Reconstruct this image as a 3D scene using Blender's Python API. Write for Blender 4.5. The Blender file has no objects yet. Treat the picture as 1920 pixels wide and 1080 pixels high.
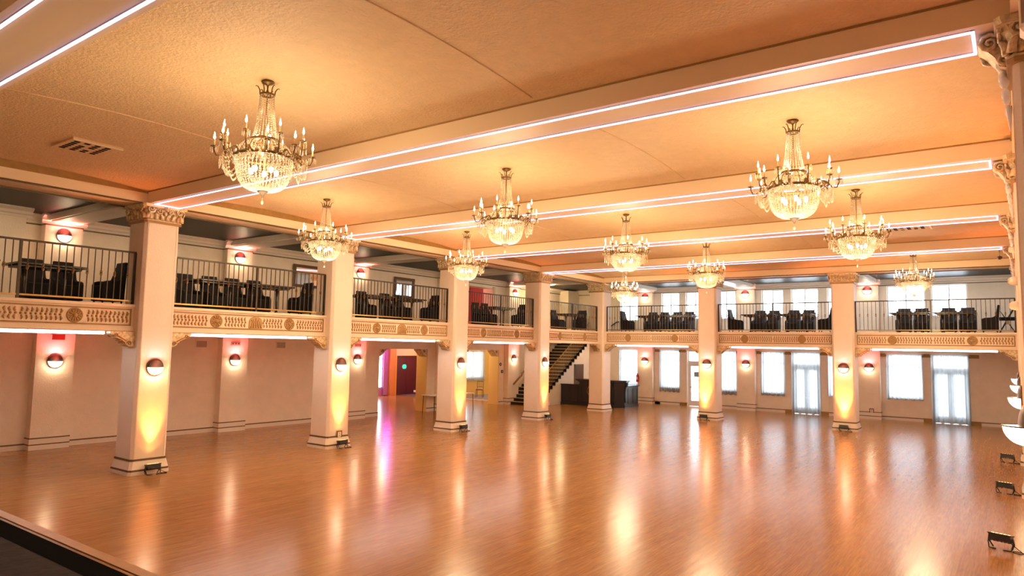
import bpy, bmesh, math, random
from mathutils import Vector, Matrix
random.seed(7)
PI = math.pi
sc = bpy.context.scene
COL = sc.collection

# ------------------------------------------------------------------ helpers
class MB:
    """collects vertices and faces; build() links them as one mesh object"""
    def __init__(s): s.v = []; s.f = []; s.sm = []
    def add(s, vs, fs, smooth=False, M=None):
        b = len(s.v)
        if M is not None: vs = [tuple(M @ Vector(p)) for p in vs]
        s.v += [tuple(p) for p in vs]
        s.f += [tuple(i + b for i in f) for f in fs]
        s.sm += [smooth] * len(fs)
        return s
    def box(s, x0, y0, z0, x1, y1, z1, M=None):
        if x0 > x1: x0, x1 = x1, x0
        if y0 > y1: y0, y1 = y1, y0
        if z0 > z1: z0, z1 = z1, z0
        vs = [(x0,y0,z0),(x1,y0,z0),(x1,y1,z0),(x0,y1,z0),(x0,y0,z1),(x1,y0,z1),(x1,y1,z1),(x0,y1,z1)]
        return s.add(vs, [(0,3,2,1),(4,5,6,7),(0,1,5,4),(1,2,6,5),(2,3,7,6),(3,0,4,7)], False, M)
    def cbox(s, cx, cy, z0, dx, dy, h, M=None):
        return s.box(cx-dx/2, cy-dy/2, z0, cx+dx/2, cy+dy/2, z0+h, M)
    def lathe(s, prof, n=16, M=None, cap=True, a0=0, a1=2*PI):
        full = abs(a1 - a0 - 2*PI) < 1e-6
        m = n if full else n + 1
        vs = []
        for r, z in prof:
            for i in range(m):
                a = a0 + (a1-a0)*i/n
                vs.append((r*math.cos(a), r*math.sin(a), z))
        fs = []
        for j in range(len(prof)-1):
            for i in range(n):
                k = (i+1) % m if full else i+1
                fs.append((j*m+i, j*m+k, (j+1)*m+k, (j+1)*m+i))
        if cap and full:
            if prof[0][0] > 1e-4: fs.append(tuple(reversed(range(m))))
            if prof[-1][0] > 1e-4: fs.append(tuple((len(prof)-1)*m+i for i in range(m)))
        return s.add(vs, fs, True, M)
    def tube(s, pts, r, n=6, M=None):
        pts = [Vector(p) for p in pts]
        rs = r if isinstance(r, (list, tuple)) else [r]*len(pts)
        vs = []; fs = []
        up = None
        for i, p in enumerate(pts):
            d = (pts[min(i+1, len(pts)-1)] - pts[max(i-1, 0)])
            if d.length < 1e-9: d = Vector((0,0,1))
            d.normalize()
            if up is None:
                up = d.orthogonal().normalized()
            else:
                up = (up - d*up.dot(d))
                up = up.normalized() if up.length > 1e-6 else d.orthogonal().normalized()
            w = d.cross(up)
            for k in range(n):
                a = 2*PI*k/n
                vs.append(tuple(p + (up*math.cos(a) + w*math.sin(a))*rs[i]))
        for i in range(len(pts)-1):
            for k in range(n):
                fs.append((i*n+k, i*n+(k+1)%n, (i+1)*n+(k+1)%n, (i+1)*n+k))
        fs.append(tuple(reversed(range(n)))); fs.append(tuple((len(pts)-1)*n+k for k in range(n)))
        return s.add(vs, fs, n > 4, M)
    def ell(s, c, r, nu=8, nv=5, M=None):
        vs = [(c[0], c[1], c[2]-r[2])]
        for j in range(1, nv):
            t = -PI/2 + PI*j/nv
            for i in range(nu):
                a = 2*PI*i/nu
                vs.append((c[0]+r[0]*math.cos(t)*math.cos(a), c[1]+r[1]*math.cos(t)*math.sin(a), c[2]+r[2]*math.sin(t)))
        vs.append((c[0], c[1], c[2]+r[2]))
        fs = []
        for i in range(nu): fs.append((0, 1+(i+1)%nu, 1+i))
        for j in range(nv-2):
            for i in range(nu):
                fs.append((1+j*nu+i, 1+j*nu+(i+1)%nu, 1+(j+1)*nu+(i+1)%nu, 1+(j+1)*nu+i))
        L = len(vs)-1; b = 1+(nv-2)*nu
        for i in range(nu): fs.append((b+i, b+(i+1)%nu, L))
        return s.add(vs, fs, True, M)
    def bead(s, c, r, h):
        x, y, z = c
        return s.add([(x+r,y,z),(x,y+r,z),(x-r,y,z),(x,y-r,z),(x,y,z+h),(x,y,z-h)],
                     [(0,1,4),(1,2,4),(2,3,4),(3,0,4),(1,0,5),(2,1,5),(3,2,5),(0,3,5)])
    def prism(s, poly, y0, y1, M=None):
        """poly in x,z extruded along y"""
        n = len(poly)
        vs = [(x, y0, z) for x, z in poly] + [(x, y1, z) for x, z in poly]
        fs = [tuple(range(n)), tuple(reversed(range(n, 2*n)))]
        for i in range(n): fs.append((i, n+i, n+(i+1)%n, (i+1)%n))
        return s.add(vs, fs, False, M)
    def sq(s, levels, ch=0.05, c=(0,0)):
        """square section loft with chamfered corners: levels (z, half width)"""
        vs = []; fs = []
        for z, h in levels:
            k = h - ch
            for x, y in ((h,-k),(h,k),(k,h),(-k,h),(-h,k),(-h,-k),(-k,-h),(k,-h)):
                vs.append((c[0]+x, c[1]+y, z))
        m = len(levels)
        for j in range(m-1):
            for i in range(8): fs.append((j*8+i, j*8+(i+1)%8, (j+1)*8+(i+1)%8, (j+1)*8+i))
        fs.append(tuple(reversed(range(8)))); fs.append(tuple((m-1)*8+i for i in range(8)))
        return s.add(vs, fs)
    def mesh(s, name, mat):
        me = bpy.data.meshes.new(name)
        me.from_pydata(s.v, [], s.f)
        me.polygons.foreach_set('use_smooth', s.sm)
        bm = bmesh.new(); bm.from_mesh(me); bmesh.ops.recalc_face_normals(bm, faces=bm.faces); bm.to_mesh(me); bm.free()
        me.materials.append(mat)
        return me
    def build(s, name, mat, parent=None, loc=(0,0,0), rz=0, bevel=0):
        o = bpy.data.objects.new(name, s.mesh(name, mat))
        COL.objects.link(o); o.location = loc; o.rotation_euler.z = rz
        if parent is not None: o.parent = parent
        if bevel:
            b = o.modifiers.new('bevel', 'BEVEL'); b.width = bevel; b.segments = 2; b.limit_method = 'ANGLE'
        return o

def tag(o, label, cat, group=None, kind=None):
    o['label'] = label; o['category'] = cat
    if group: o['group'] = group
    if kind: o['kind'] = kind
    return o
def thing(name, label, cat, loc=(0,0,0), rz=0, group=None, kind=None):
    o = bpy.data.objects.new(name, None); COL.objects.link(o)
    o.empty_display_size = 0.1
    o.location = loc; o.rotation_euler.z = rz
    return tag(o, label, cat, group, kind)
def struct(name, mb, mat, parent=None):
    o = mb.build(name, mat, parent)
    if parent is None: o['kind'] = 'structure'
    return o
KIDS = {}
def kids(o): return [c for c in o.children]
def dup(root, loc, rz=0, label=None, group=None):
    def cp(o, parent):
        c = o.copy(); COL.objects.link(c)
        if parent is not None:
            c.parent = parent
        for ch in KID[o.name]: cp(ch, c)
        return c
    KID = {}
    def walk(o):
        KID[o.name] = list(o.children)
        for ch in o.children: walk(ch)
    walk(root)
    r = cp(root, None); r.location = loc; r.rotation_euler.z = rz
    if label: r['label'] = label
    if group: r['group'] = group
    return r
def lamp(name, kind, loc, power, color, radius=0.05, rot=None, spot=None, blend=0.5, parent=None, size=None):
    l = bpy.data.lights.new(name, kind); l.energy = power; l.color = color
    if kind in ('POINT', 'SPOT'): l.shadow_soft_size = radius
    if kind == 'SPOT': l.spot_size = spot; l.spot_blend = blend
    if kind == 'AREA' and size:
        l.shape = 'RECTANGLE'; l.size, l.size_y = size
    o = bpy.data.objects.new(name, l); COL.objects.link(o); o.location = loc
    if rot: o.rotation_euler = rot
    if parent is not None: o.parent = parent
    return o

# ------------------------------------------------------------------ materials
def srgb(r, g, b):
    f = lambda c: c/12.92 if c <= 0.04045 else ((c+0.055)/1.055)**2.4
    return (f(r/255), f(g/255), f(b/255), 1)
def mat(name, col, rough=0.5, metal=0, bump=None, var=0.0, vscale=3, emit=None, spec=0.5, coat=0, trans=None):
    m = bpy.data.materials.new(name); m.use_nodes = True
    nt = m.node_tree; b = nt.nodes['Principled BSDF']
    b.inputs['Base Color'].default_value = col
    b.inputs['Roughness'].default_value = rough
    b.inputs['Metallic'].default_value = metal
    b.inputs['Specular IOR Level'].default_value = spec
    b.inputs['Coat Weight'].default_value = coat
    tc = nt.nodes.new('ShaderNodeTexCoord')
    if var:
        n = nt.nodes.new('ShaderNodeTexNoise'); n.inputs['Scale'].default_value = vscale; n.inputs['Detail'].default_value = 4
        nt.links.new(tc.outputs['Object'], n.inputs['Vector'])
        mr = nt.nodes.new('ShaderNodeMapRange'); mr.inputs['From Min'].default_value = .3; mr.inputs['From Max'].default_value = .7
        mr.inputs['To Min'].default_value = 1-var; mr.inputs['To Max'].default_value = 1+var*.4
        nt.links.new(n.outputs['Fac'], mr.inputs['Value'])
        mx = nt.nodes.new('ShaderNodeMixRGB'); mx.blend_type = 'MULTIPLY'; mx.inputs['Fac'].default_value = 1
        mx.inputs['Color1'].default_value = col
        nt.links.new(mr.outputs['Result'], mx.inputs['Color2']); nt.links.new(mx.outputs['Color'], b.inputs['Base Color'])
    if bump:
        scl, st = bump
        n2 = nt.nodes.new('ShaderNodeTexNoise'); n2.inputs['Scale'].default_value = scl; n2.inputs['Detail'].default_value = 3
        nt.links.new(tc.outputs['Object'], n2.inputs['Vector'])
        bp = nt.nodes.new('ShaderNodeBump'); bp.inputs['Strength'].default_value = st; bp.inputs['Distance'].default_value = .02
        nt.links.new(n2.outputs['Fac'], bp.inputs['Height']); nt.links.new(bp.outputs['Normal'], b.inputs['Normal'])
    if emit:
        b.inputs['Emission Color'].default_value = emit[0]; b.inputs['Emission Strength'].default_value = emit[1]
    return m
def emitter(name, col, s, sample=True):
    m = bpy.data.materials.new(name); m.use_nodes = True; nt = m.node_tree
    nt.nodes.clear()
    e = nt.nodes.new('ShaderNodeEmission'); e.inputs['Color'].default_value = col; e.inputs['Strength'].default_value = s
    o = nt.nodes.new('ShaderNodeOutputMaterial'); nt.links.new(e.outputs[0], o.inputs['Surface'])
    if not sample:
        try: m.cycles.emission_sampling = 'NONE'
        except Exception: pass
    return m
def sheer(name, col, tr=0.35):
    m = bpy.data.materials.new(name); m.use_nodes = True; nt = m.node_tree; nt.nodes.clear()
    o = nt.nodes.new('ShaderNodeOutputMaterial')
    d = nt.nodes.new('ShaderNodeBsdfDiffuse'); d.inputs['Color'].default_value = col
    t = nt.nodes.new('ShaderNodeBsdfTranslucent'); t.inputs['Color'].default_value = col
    p = nt.nodes.new('ShaderNodeBsdfTransparent')
    a = nt.nodes.new('ShaderNodeMixShader'); a.inputs[0].default_value = .6
    b = nt.nodes.new('ShaderNodeMixShader'); b.inputs[0].default_value = tr
    nt.links.new(d.outputs[0], a.inputs[1]); nt.links.new(t.outputs[0], a.inputs[2])
    nt.links.new(a.outputs[0], b.inputs[1]); nt.links.new(p.outputs[0], b.inputs[2]); nt.links.new(b.outputs[0], o.inputs['Surface'])
    return m
def glow_glass(name, col, s):
    m = bpy.data.materials.new(name); m.use_nodes = True; nt = m.node_tree; nt.nodes.clear()
    o = nt.nodes.new('ShaderNodeOutputMaterial')
    e = nt.nodes.new('ShaderNodeEmission'); e.inputs['Color'].default_value = col; e.inputs['Strength'].default_value = s
    p = nt.nodes.new('ShaderNodeBsdfTransparent')
    a = nt.nodes.new('ShaderNodeMixShader'); a.inputs[0].default_value = .5
    nt.links.new(p.outputs[0], a.inputs[1]); nt.links.new(e.outputs[0], a.inputs[2]); nt.links.new(a.outputs[0], o.inputs['Surface'])
    return m
def glass_pane(name):
    m = bpy.data.materials.new(name); m.use_nodes = True; nt = m.node_tree; nt.nodes.clear()
    o = nt.nodes.new('ShaderNodeOutputMaterial')
    g = nt.nodes.new('ShaderNodeBsdfGlossy'); g.inputs['Roughness'].default_value = .02
    p = nt.nodes.new('ShaderNodeBsdfTransparent'); p.inputs['Color'].default_value = (.96,.98,1,1)
    a = nt.nodes.new('ShaderNodeMixShader'); a.inputs[0].default_value = .06
    nt.links.new(p.outputs[0], a.inputs[1]); nt.links.new(g.outputs[0], a.inputs[2]); nt.links.new(a.outputs[0], o.inputs['Surface'])
    return m
def crystal(name):
    m = bpy.data.materials.new(name); m.use_nodes = True; nt = m.node_tree; nt.nodes.clear()
    o = nt.nodes.new('ShaderNodeOutputMaterial')
    t = nt.nodes.new('ShaderNodeBsdfTranslucent'); t.inputs['Color'].default_value = (.78,.69,.56,1)
    d = nt.nodes.new('ShaderNodeBsdfDiffuse'); d.inputs['Color'].default_value = (.74,.64,.50,1)
    g = nt.nodes.new('ShaderNodeBsdfGlossy'); g.inputs['Roughness'].default_value = .15
    p = nt.nodes.new('ShaderNodeBsdfTransparent')
    a = nt.nodes.new('ShaderNodeMixShader'); a.inputs[0].default_value = .45
    b = nt.nodes.new('ShaderNodeMixShader'); b.inputs[0].default_value = .25
    c = nt.nodes.new('ShaderNodeMixShader'); c.inputs[0].default_value = .3
    nt.links.new(t.outputs[0], a.inputs[1]); nt.links.new(d.outputs[0], a.inputs[2])
    nt.links.new(a.outputs[0], b.inputs[1]); nt.links.new(g.outputs[0], b.inputs[2])
    nt.links.new(b.outputs[0], c.inputs[1]); nt.links.new(p.outputs[0], c.inputs[2]); nt.links.new(c.outputs[0], o.inputs['Surface'])
    return m
def wood_floor():
    m = bpy.data.materials.new('strip_wood'); m.use_nodes = True; nt = m.node_tree; b = nt.nodes['Principled BSDF']; L = nt.links
    geo = nt.nodes.new('ShaderNodeNewGeometry')
    sep = nt.nodes.new('ShaderNodeSeparateXYZ'); L.new(geo.outputs['Position'], sep.inputs[0])
    comb = nt.nodes.new('ShaderNodeCombineXYZ'); L.new(sep.outputs['Y'], comb.inputs['X']); L.new(sep.outputs['X'], comb.inputs['Y'])
    br = nt.nodes.new('ShaderNodeTexBrick'); L.new(comb.outputs[0], br.inputs['Vector'])
    br.inputs['Scale'].default_value = 1; br.inputs['Brick Width'].default_value = 1.3; br.inputs['Row Height'].default_value = .058
    br.inputs['Mortar Size'].default_value = .0022; br.inputs['Bias'].default_value = 0; br.offset = .37
    br.inputs['Color1'].default_value = FLOOR[0]; br.inputs['Color2'].default_value = FLOOR[1]; br.inputs['Mortar'].default_value = FLOOR[2]
    # long grain
    mp = nt.nodes.new('ShaderNodeMapping'); mp.inputs['Scale'].default_value = (.9, 14, 1); L.new(comb.outputs[0], mp.inputs['Vector'])
    n = nt.nodes.new('ShaderNodeTexNoise'); n.inputs['Scale'].default_value = 3; n.inputs['Detail'].default_value = 6; L.new(mp.outputs[0], n.inputs['Vector'])
    mr = nt.nodes.new('ShaderNodeMapRange'); mr.inputs['From Min'].default_value = .3; mr.inputs['From Max'].default_value = .7; mr.inputs['To Min'].default_value = .72; mr.inputs['To Max'].default_value = 1.12
    L.new(n.outputs['Fac'], mr.inputs['Value'])
    mx = nt.nodes.new('ShaderNodeMixRGB'); mx.blend_type = 'MULTIPLY'; mx.inputs['Fac'].default_value = 1
    L.new(br.outputs['Color'], mx.inputs['Color1']); L.new(mr.outputs['Result'], mx.inputs['Color2'])
    L.new(mx.outputs['Color'], b.inputs['Base Color'])
    b.inputs['Roughness'].default_value = .20
    b.inputs['Specular IOR Level'].default_value = .27
    b.inputs['Coat Weight'].default_value = .0; b.inputs['Coat Roughness'].default_value = .10; b.inputs['Coat IOR'].default_value = 1.6
    # each strip lies a little out of level, so reflections break into streaks
    n2 = nt.nodes.new('ShaderNodeTexNoise'); n2.inputs['Scale'].default_value = 2.2; n2.inputs['Detail'].default_value = 0
    mp2 = nt.nodes.new('ShaderNodeMapping'); mp2.inputs['Scale'].default_value = (.5, 3.2, 1); L.new(comb.outputs[0], mp2.inputs['Vector']); L.new(mp2.outputs[0], n2.inputs['Vector'])
    bp = nt.nodes.new('ShaderNodeBump'); bp.inputs['Strength'].default_value = .06; bp.inputs['Distance'].default_value = .03
    L.new(n2.outputs['Fac'], bp.inputs['Height']); L.new(bp.outputs['Normal'], b.inputs['Normal']); L.new(bp.outputs['Normal'], b.inputs['Coat Normal'])
    return m
FLOOR = [(.39,.185,.058,1), (.455,.23,.078,1), (.38,.18,.065,1)]

WALLC = (.89,.78,.66,1)
M = {}
M['wall'] = mat('painted_plaster', WALLC, .55, bump=(28,.35), var=.05)
M['ceil'] = mat('textured_ceiling_plaster', (.72,.53,.32,1), .6, bump=(22,.9), var=.06, vscale=5)
M['beam'] = mat('smooth_cream_plaster', (.82,.66,.47,1), .5, bump=(9,.15))
M['shaft'] = mat('column_plaster', (.84,.72,.62,1), .5, bump=(30,.25), var=.03)
M['base'] = mat('base_paint', (.82,.72,.63,1), .4, bump=(14,.15))
M['stripe'] = mat('olive_brown_paint', (.14,.085,.035,1), .45)
M['gold'] = mat('old_gold_leaf', (.50,.30,.10,1), .38, metal=.55, bump=(35,.5), var=.35, vscale=14)
M['capital'] = mat('gilded_plaster', (.74,.58,.36,1), .4, metal=.25, bump=(30,.5), var=.45, vscale=16)
M['goldpaint'] = mat('gold_brown_paint', (.34,.19,.055,1), .45, var=.15, vscale=8)
M['leaf'] = mat('tan_relief_paint', (.48,.29,.12,1), .5, var=.2, vscale=20)
M['panel'] = mat('panel_plaster', (.84,.68,.53,1), .5, bump=(40,.2))
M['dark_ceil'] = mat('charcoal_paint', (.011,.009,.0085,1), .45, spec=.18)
M['iron'] = mat('dark_iron', (.06,.045,.035,1), .4, metal=.6)
M['chbrass'] = mat('dark_antique_brass', (.15,.085,.03,1), .4, metal=.8)
M['brass'] = mat('antique_brass', (.33,.19,.06,1), .35, metal=.85)
M['bronze'] = mat('dark_bronze', (.09,.06,.045,1), .35, metal=.7)
M['black_fabric'] = mat('black_upholstery', (.010,.009,.011,1), .6, bump=(60,.2), spec=.2)
M['black_wood'] = mat('black_stained_wood', (.018,.014,.014,1), .3)
M['table'] = mat('dark_table_wood', (.02,.013,.012,1), .25)
M['floor'] = wood_floor()
M['white'] = mat('white_paint', (.85,.85,.86,1), .4)
M['trimwhite'] = mat('window_white_paint', (.80,.82,.85,1), .4)
M['led'] = emitter('led_cool_white', (.66,.63,1,1), 2.2)
M['tube'] = emitter('led_tube_white', (.93,.88,.92,1), 9)
M['diff'] = emitter('tube_diffuser_white', (1,.90,.84,1), 13)
M['bulb'] = emitter('candle_bulb_glow', (1,.80,.48,1), 40, sample=False)
M['core'] = emitter('inner_bulb_glow', (1,.80,.5,1), 30, sample=False)
M['sglass'] = glow_glass('sconce_glass_glow', (1,.80,.56,1), 9)
M['crystal'] = crystal('cut_crystal')
M['sheer'] = sheer('sheer_white_voile', (.46,.49,.51,1), .05)
M['pane'] = glass_pane('window_glass')
M['carpet'] = mat('dark_carpet', (.03,.025,.025,1), .9)
M['stage'] = mat('black_stage_deck', (.026,.022,.024,1), .7, bump=(12,.3), var=.4, vscale=6, spec=.2)
M['rubber'] = mat('black_rubber', (.004,.0035,.0035,1), .95, spec=.03)
M['nosing'] = mat('pale_wood_nosing', (.55,.33,.17,1), .35, var=.12, vscale=9)
M['mirror'] = mat('mirror_glass', (.8,.8,.8,1), .03, metal=1)
M['frame'] = mat('brown_wood_frame', (.12,.06,.035,1), .65)
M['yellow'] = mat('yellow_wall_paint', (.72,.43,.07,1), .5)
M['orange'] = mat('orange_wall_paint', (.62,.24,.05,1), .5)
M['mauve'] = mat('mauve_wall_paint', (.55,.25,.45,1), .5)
M['purple'] = mat('dark_plum_paint', (.075,.008,.03,1), .45)
M['pink'] = mat('pink_wall_paint', (.55,.16,.15,1), .5)
M['bluecarpet'] = mat('blue_grey_carpet', (.12,.15,.24,1), .9)
M['lavender'] = mat('lavender_grey_carpet', (.30,.27,.30,1), .8)
M['handrail'] = mat('oak_handrail', (.25,.12,.05,1), .4)
M['bar'] = mat('black_bar_panelling', (.018,.016,.018,1), .3, bump=(6,.1))
M['bartop'] = mat('dark_bar_top', (.03,.022,.02,1), .2)
M['red'] = mat('red_enamel', (.5,.02,.02,1), .35)
M['green'] = emitter('green_sign_glow', (.05,.75,.4,1), 1.1)
M['tread'] = mat('black_stair_carpet', (.02,.016,.016,1), .8)
M['treadedge'] = mat('pale_stair_nosing', (.60,.48,.32,1), .4)
M['grille'] = mat('grey_grille', (.33,.26,.22,1), .5)
M['chairwood'] = mat('brown_chair_wood', (.12,.05,.03,1), .4)
M['pinkcloth'] = mat('pale_pink_cloth', (.6,.26,.24,1), .7)

# ------------------------------------------------------------------ dimensions
S = 5.5; W = .805                    # bay, column width
YF = 22.07                           # front of the far row of columns
XR = 16.28                           # front of the right hand columns
XW, XP = -5.82, -5.52                # left wall and its pilasters
YW, YP = 28.55, 28.27                # far wall and its pilasters
ZB = 6.22; ZC = 6.50; RISE = .12     # beam underside, ceiling springing, rise of the vault
FL = 3.85                            # balcony floor

def wall_grid(mb, axis, p0, p1, a0, a1, z0, z1, holes):
    """solid wall slab between p0,p1 along its normal, spanning a0..a1 and z0..z1, with rectangular holes"""
    us = sorted({a0, a1} | {h[0] for h in holes} | {h[1] for h in holes}); us = [u for u in us if a0 <= u <= a1]
    zs = sorted({z0, z1} | {h[2] for h in holes} | {h[3] for h in holes}); zs = [z for z in zs if z0 <= z <= z1]
    for i in range(len(us)-1):
        j = 0
        while j < len(zs)-1:
            uc = (us[i]+us[i+1])/2
            inh = lambda jj: any(h[0] < uc < h[1] and h[2] < (zs[jj]+zs[jj+1])/2 < h[3] for h in holes)
            if inh(j): j += 1; continue
            k = j
            while k+1 < len(zs)-1 and not inh(k+1): k += 1
            if axis == 'x': mb.box(p0, us[i], zs[j], p1, us[i+1], zs[k+1])
            else: mb.box(us[i], p0, zs[j], us[i+1], p1, zs[k+1])
            j = k+1
    return mb

# ------------------------------------------------------------------ floor, stage
mb = MB(); mb.box(-15, -9.5, -.2, 17.5, 29, 0)
struct('floor', mb, M['floor'])
ST = thing('stage', 'black stage deck with pale wooden nosing in the near left corner', 'stage')
mb = MB(); mb.box(-.2, -9.4, .02, 16.3, -5.20, 1.195); mb.build('stage_deck', M['stage'], ST)
mb = MB(); mb.box(-.2, -5.20, .02, 16.3, -4.985, 1.197); mb.build('edge_strip', M['rubber'], ST)
mb = MB(); mb.box(-.2, -4.985, .02, 16.3, -4.955, 1.20); mb.build('metal_edging', M['brass'], ST)
mb = MB(); mb.box(-.2, -4.955, .02, 16.3, -4.935, 1.19); mb.build('groove', M['rubber'], ST)
mb = MB(); mb.box(-.2, -4.935, .02, 16.3, -4.835, 1.20); mb.build('nosing', M['nosing'], ST)

# ------------------------------------------------------------------ walls
O1 = (12.9, 15.9, 0, 2.85); O2 = (18.5, 21.4, 0, 2.85)
ALC = (18.75, 20.75, FL, 6.05)
mb = MB(); wall_grid(mb, 'x', XW-.65, XW, -9.5, 28.6, 0, 6.9, [O1, O2, ALC])
mb.box(XW, -6, FL, -5.0, -.72, 6.42)             # projecting chase on the balcony
mb.box(XW, 2.9, FL, -5.35, 4.05, 5.98)
struct('wall_left', mb, M['wall'])
# far wall with window and door openings (x0, x1, z0, z1)
LOWW = [(-2.42,-1.26,1.0,3.0), (.1,1.24,.95,3.0), (3.2,4.37,.95,3.0), (5.66,6.78,.95,3.0), (8.82,9.95,.95,3.0), (11.37,12.77,1.02,3.0)]
LOWD = [(1.68,2.75,0,3.0), (7.15,8.46,0,3.0), (13.14,14.53,0,3.0)]
UPW = [(-2.42,-1.26,4.65,6.1), (.17,1.22,4.7,6.22), (1.58,2.65,4.7,6.22), (3.3,4.36,4.7,6.22), (5.69,6.78,4.75,6.2), (7.14,8.44,4.75,6.2), (8.83,9.95,4.75,6.2), (11.42,12.98,4.75,6.2), (13.2,14.58,4.75,6.2)]
mb = MB(); wall_grid(mb, 'y', YW, YW+.35, -6.5, 17.5, 0, 6.9, LOWW+LOWD+UPW)
struct('wall_far', mb, M['wall'])
mb = MB(); mb.box(17.25, -9.5, 0, 17.6, 28.6, 6.9)
struct('wall_right', mb, M['wall'])
mb = MB(); mb.box(-6.5, -9.9, 0, 17.5, -9.5, 6.9)
struct('wall_back', mb, M['wall'])

# pilasters (trim)
tn = 0
PILY = [.4, 5.92, 11.4, 16.9, 22.3]
for y in PILY:
    mb = MB()
    mb.box(XW, y-.48, 0, XP, y+.48, 3.25); mb.box(XW, y-.48, FL, XP, y+.48, 6.42)
    tn += 1; struct('trim_%d' % tn, mb, M['wall'])
PILX = [-.71, 4.94, 10.65]
for x in PILX:
    mb = MB()
    mb.box(x-.45, YP, 0, x+.45, YW, 3.25); mb.box(x-.45, YP, FL, x+.45, YW, 6.42)
    tn += 1; struct('trim_%d' % tn, mb, M['wall'])
mb = MB(); mb.box(XW, 27.3, FL, -5.2, YW, 6.42); tn += 1; struct('trim_%d' % tn, mb, M['wall'])

# baseboards with painted lines
def baseboard(name, segs, axis, plane, sgn):
    a = MB(); b = MB()
    for u0, u1 in segs:
        if axis == 'x':
            a.box(plane, u0, 0, plane+.03*sgn, u1, .13); b.box(plane, u0, .13, plane+.034*sgn, u1, .165)
        else:
            a.box(u0, plane, 0, u1, plane+.03*sgn, .13); b.box(u0, plane, .13, u1, plane+.034*sgn, .165)
    o = struct(name, a, M['base']); b.build('painted_line', M['stripe'], o)
segs = []; y = -4.7
for p in PILY[:3]: segs.append((y, p-.48)); y = p+.48
segs += [(y, O1[0]), (O1[1], 16.42), (17.38, O2[0]), (O2[1], 21.8)]
baseboard('baseboard_left', segs, 'x', XW, 1)
a = MB(); b = MB()
for p in PILY:
    a.box(XP, p-.5, 0, XP+.03, p+.5, .30); a.box(XW, p-.5, 0, XP, p-.48, .30); a.box(XW, p+.48, 0, XP, p+.5, .30)
    for z in (.13, .30): b.box(XW, p-.505, z, XP+.036, p+.505, z+.03)
o = struct('baseboard_pilasters', a, M['base']); b.build('painted_line', M['stripe'], o)
allx = sorted([(d[0], d[1]) for d in LOWD] + [(p-.45, p+.45) for p in PILX]); segs = []; x = -3.4
for u0, u1 in allx: segs.append((x, u0)); x = u1
segs.append((x, 17.2))
baseboard('baseboard_far', segs, 'y', YW, -1)
a = MB(); b = MB()
for p in PILX:
    a.box(p-.47, YP-.03, 0, p+.47, YP, .32)
    for z in (.13, .31): b.box(p-.475, YP-.036, z, p+.475, YW-.02, z+.03)
o = struct('baseboard_far_pilasters', a, M['base']); b.build('painted_line', M['stripe'], o)
# brown painted caps and plinths of the far wall's window piers
mb = MB()
for u0, u1 in [(-.21,.12),(1.22,1.6),(4.37,4.46),(5.42,5.66),(6.78,7.14),(8.47,8.82),(11.1,11.37),(12.77,13.13),(14.53,14.92)]:
    mb.box(u0, YW-.05, 2.90, u1, YW, 3.05)
for u0, u1 in [(1.3,1.66),(6.80,7.14),(8.47,8.82),(12.77,13.13),(14.54,14.92)]:
    mb.box(u0, YW-.06, 0, u1, YW, .18)
struct('trim_pier_caps', mb, M['goldpaint'])
mb = MB()
for u0, u1 in [(-.21,.1),(1.24,1.66),(6.80,7.14),(8.47,8.82),(12.79,13.13),(14.54,14.92)]:
    mb.box(u0, YW-.03, 0, u1, YW, 2.92)
struct('trim_piers', mb, M['wall'])

# upper cornice along the walls
def cornice_prof(s=1): return [(0,6.24),(.03,6.24),(.03,6.30),(.07,6.33),(.07,6.40),(.16,6.46),(.16,6.50),(0,6.50)]
mb = MB(); poly = [(XW+x, z) for x, z in cornice_prof()]
mb.prism(poly, -.72, 28.5)
for p in PILY: mb.prism([(XP+x, z) for x, z in cornice_prof()], p-.48-.1, p+.48+.1)
mb.prism([(-5.0+x, z) for x, z in cornice_prof()], -6, -.6)
struct('trim_cornice_left', mb, M['base'])
R90 = Matrix.Rotation(-PI/2, 4, 'Z')
mb = MB()
def far_prism(prof, x0, x1, plane, mbx):
    n = len(prof); vs = [(x0, plane-d, z) for d, z in prof] + [(x1, plane-d, z) for d, z in prof]
    fs = [tuple(range(n)), tuple(reversed(range(n, 2*n)))] + [(i, n+i, n+(i+1) % n, (i+1) % n) for i in range(n)]
    mbx.add(vs, fs)
far_prism(cornice_prof(), -5.8, 17.25, YW, mb)
for p in PILX: far_prism(cornice_prof(), p-.55, p+.55, YP, mb)
struct('trim_cornice_far', mb, M['base'])
mb = MB()
mb.box(XW, -4.7, 6.20, XW+.05, 28.5, 6.232)
for p in PILY: mb.box(XW, p-.49, 6.20, XP+.03, p+.49, 6.232)
mb.box(-5.8, YW-.05, 6.20, 17.1, YW, 6.232)
for p in PILX: mb.box(p-.46, YP-.03, 6.20, p+.46, YW, 6.232)
struct('trim_cornice_line', mb, M['stripe'])

# ------------------------------------------------------------------ ceiling: shallow vaults between the beams
mb = MB()
N = 12
ybs = [-9.5] + [S*k for k in range(-1, 5)]
bays = [(-9.5, -S+0.0)] + [(S*k + W, S*(k+1)) for k in range(-1, 3)] + [(S*3+W, YF)]
for y0, y1 in bays:
    vs = []; fs = []
    for i in range(N+1):
        t = i/N; y = y0 + (y1-y0)*t; z = ZC + RISE*4*t*(1-t)
        vs += [(-.4, y, z), (17.25, y, z), (-.4, y, z+.1), (17.25, y, z+.1)]
    for i in range(N):
        a = 4*i
        fs += [(a, a+1, a+5, a+4), (a+2, a+6, a+7, a+3)]
    mb.add(vs, fs, True)
mb.box(-6.5, -9.6, 6.9, 17.5, 29, 7.0)
struct('ceiling', mb, M['ceil'])
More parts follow.
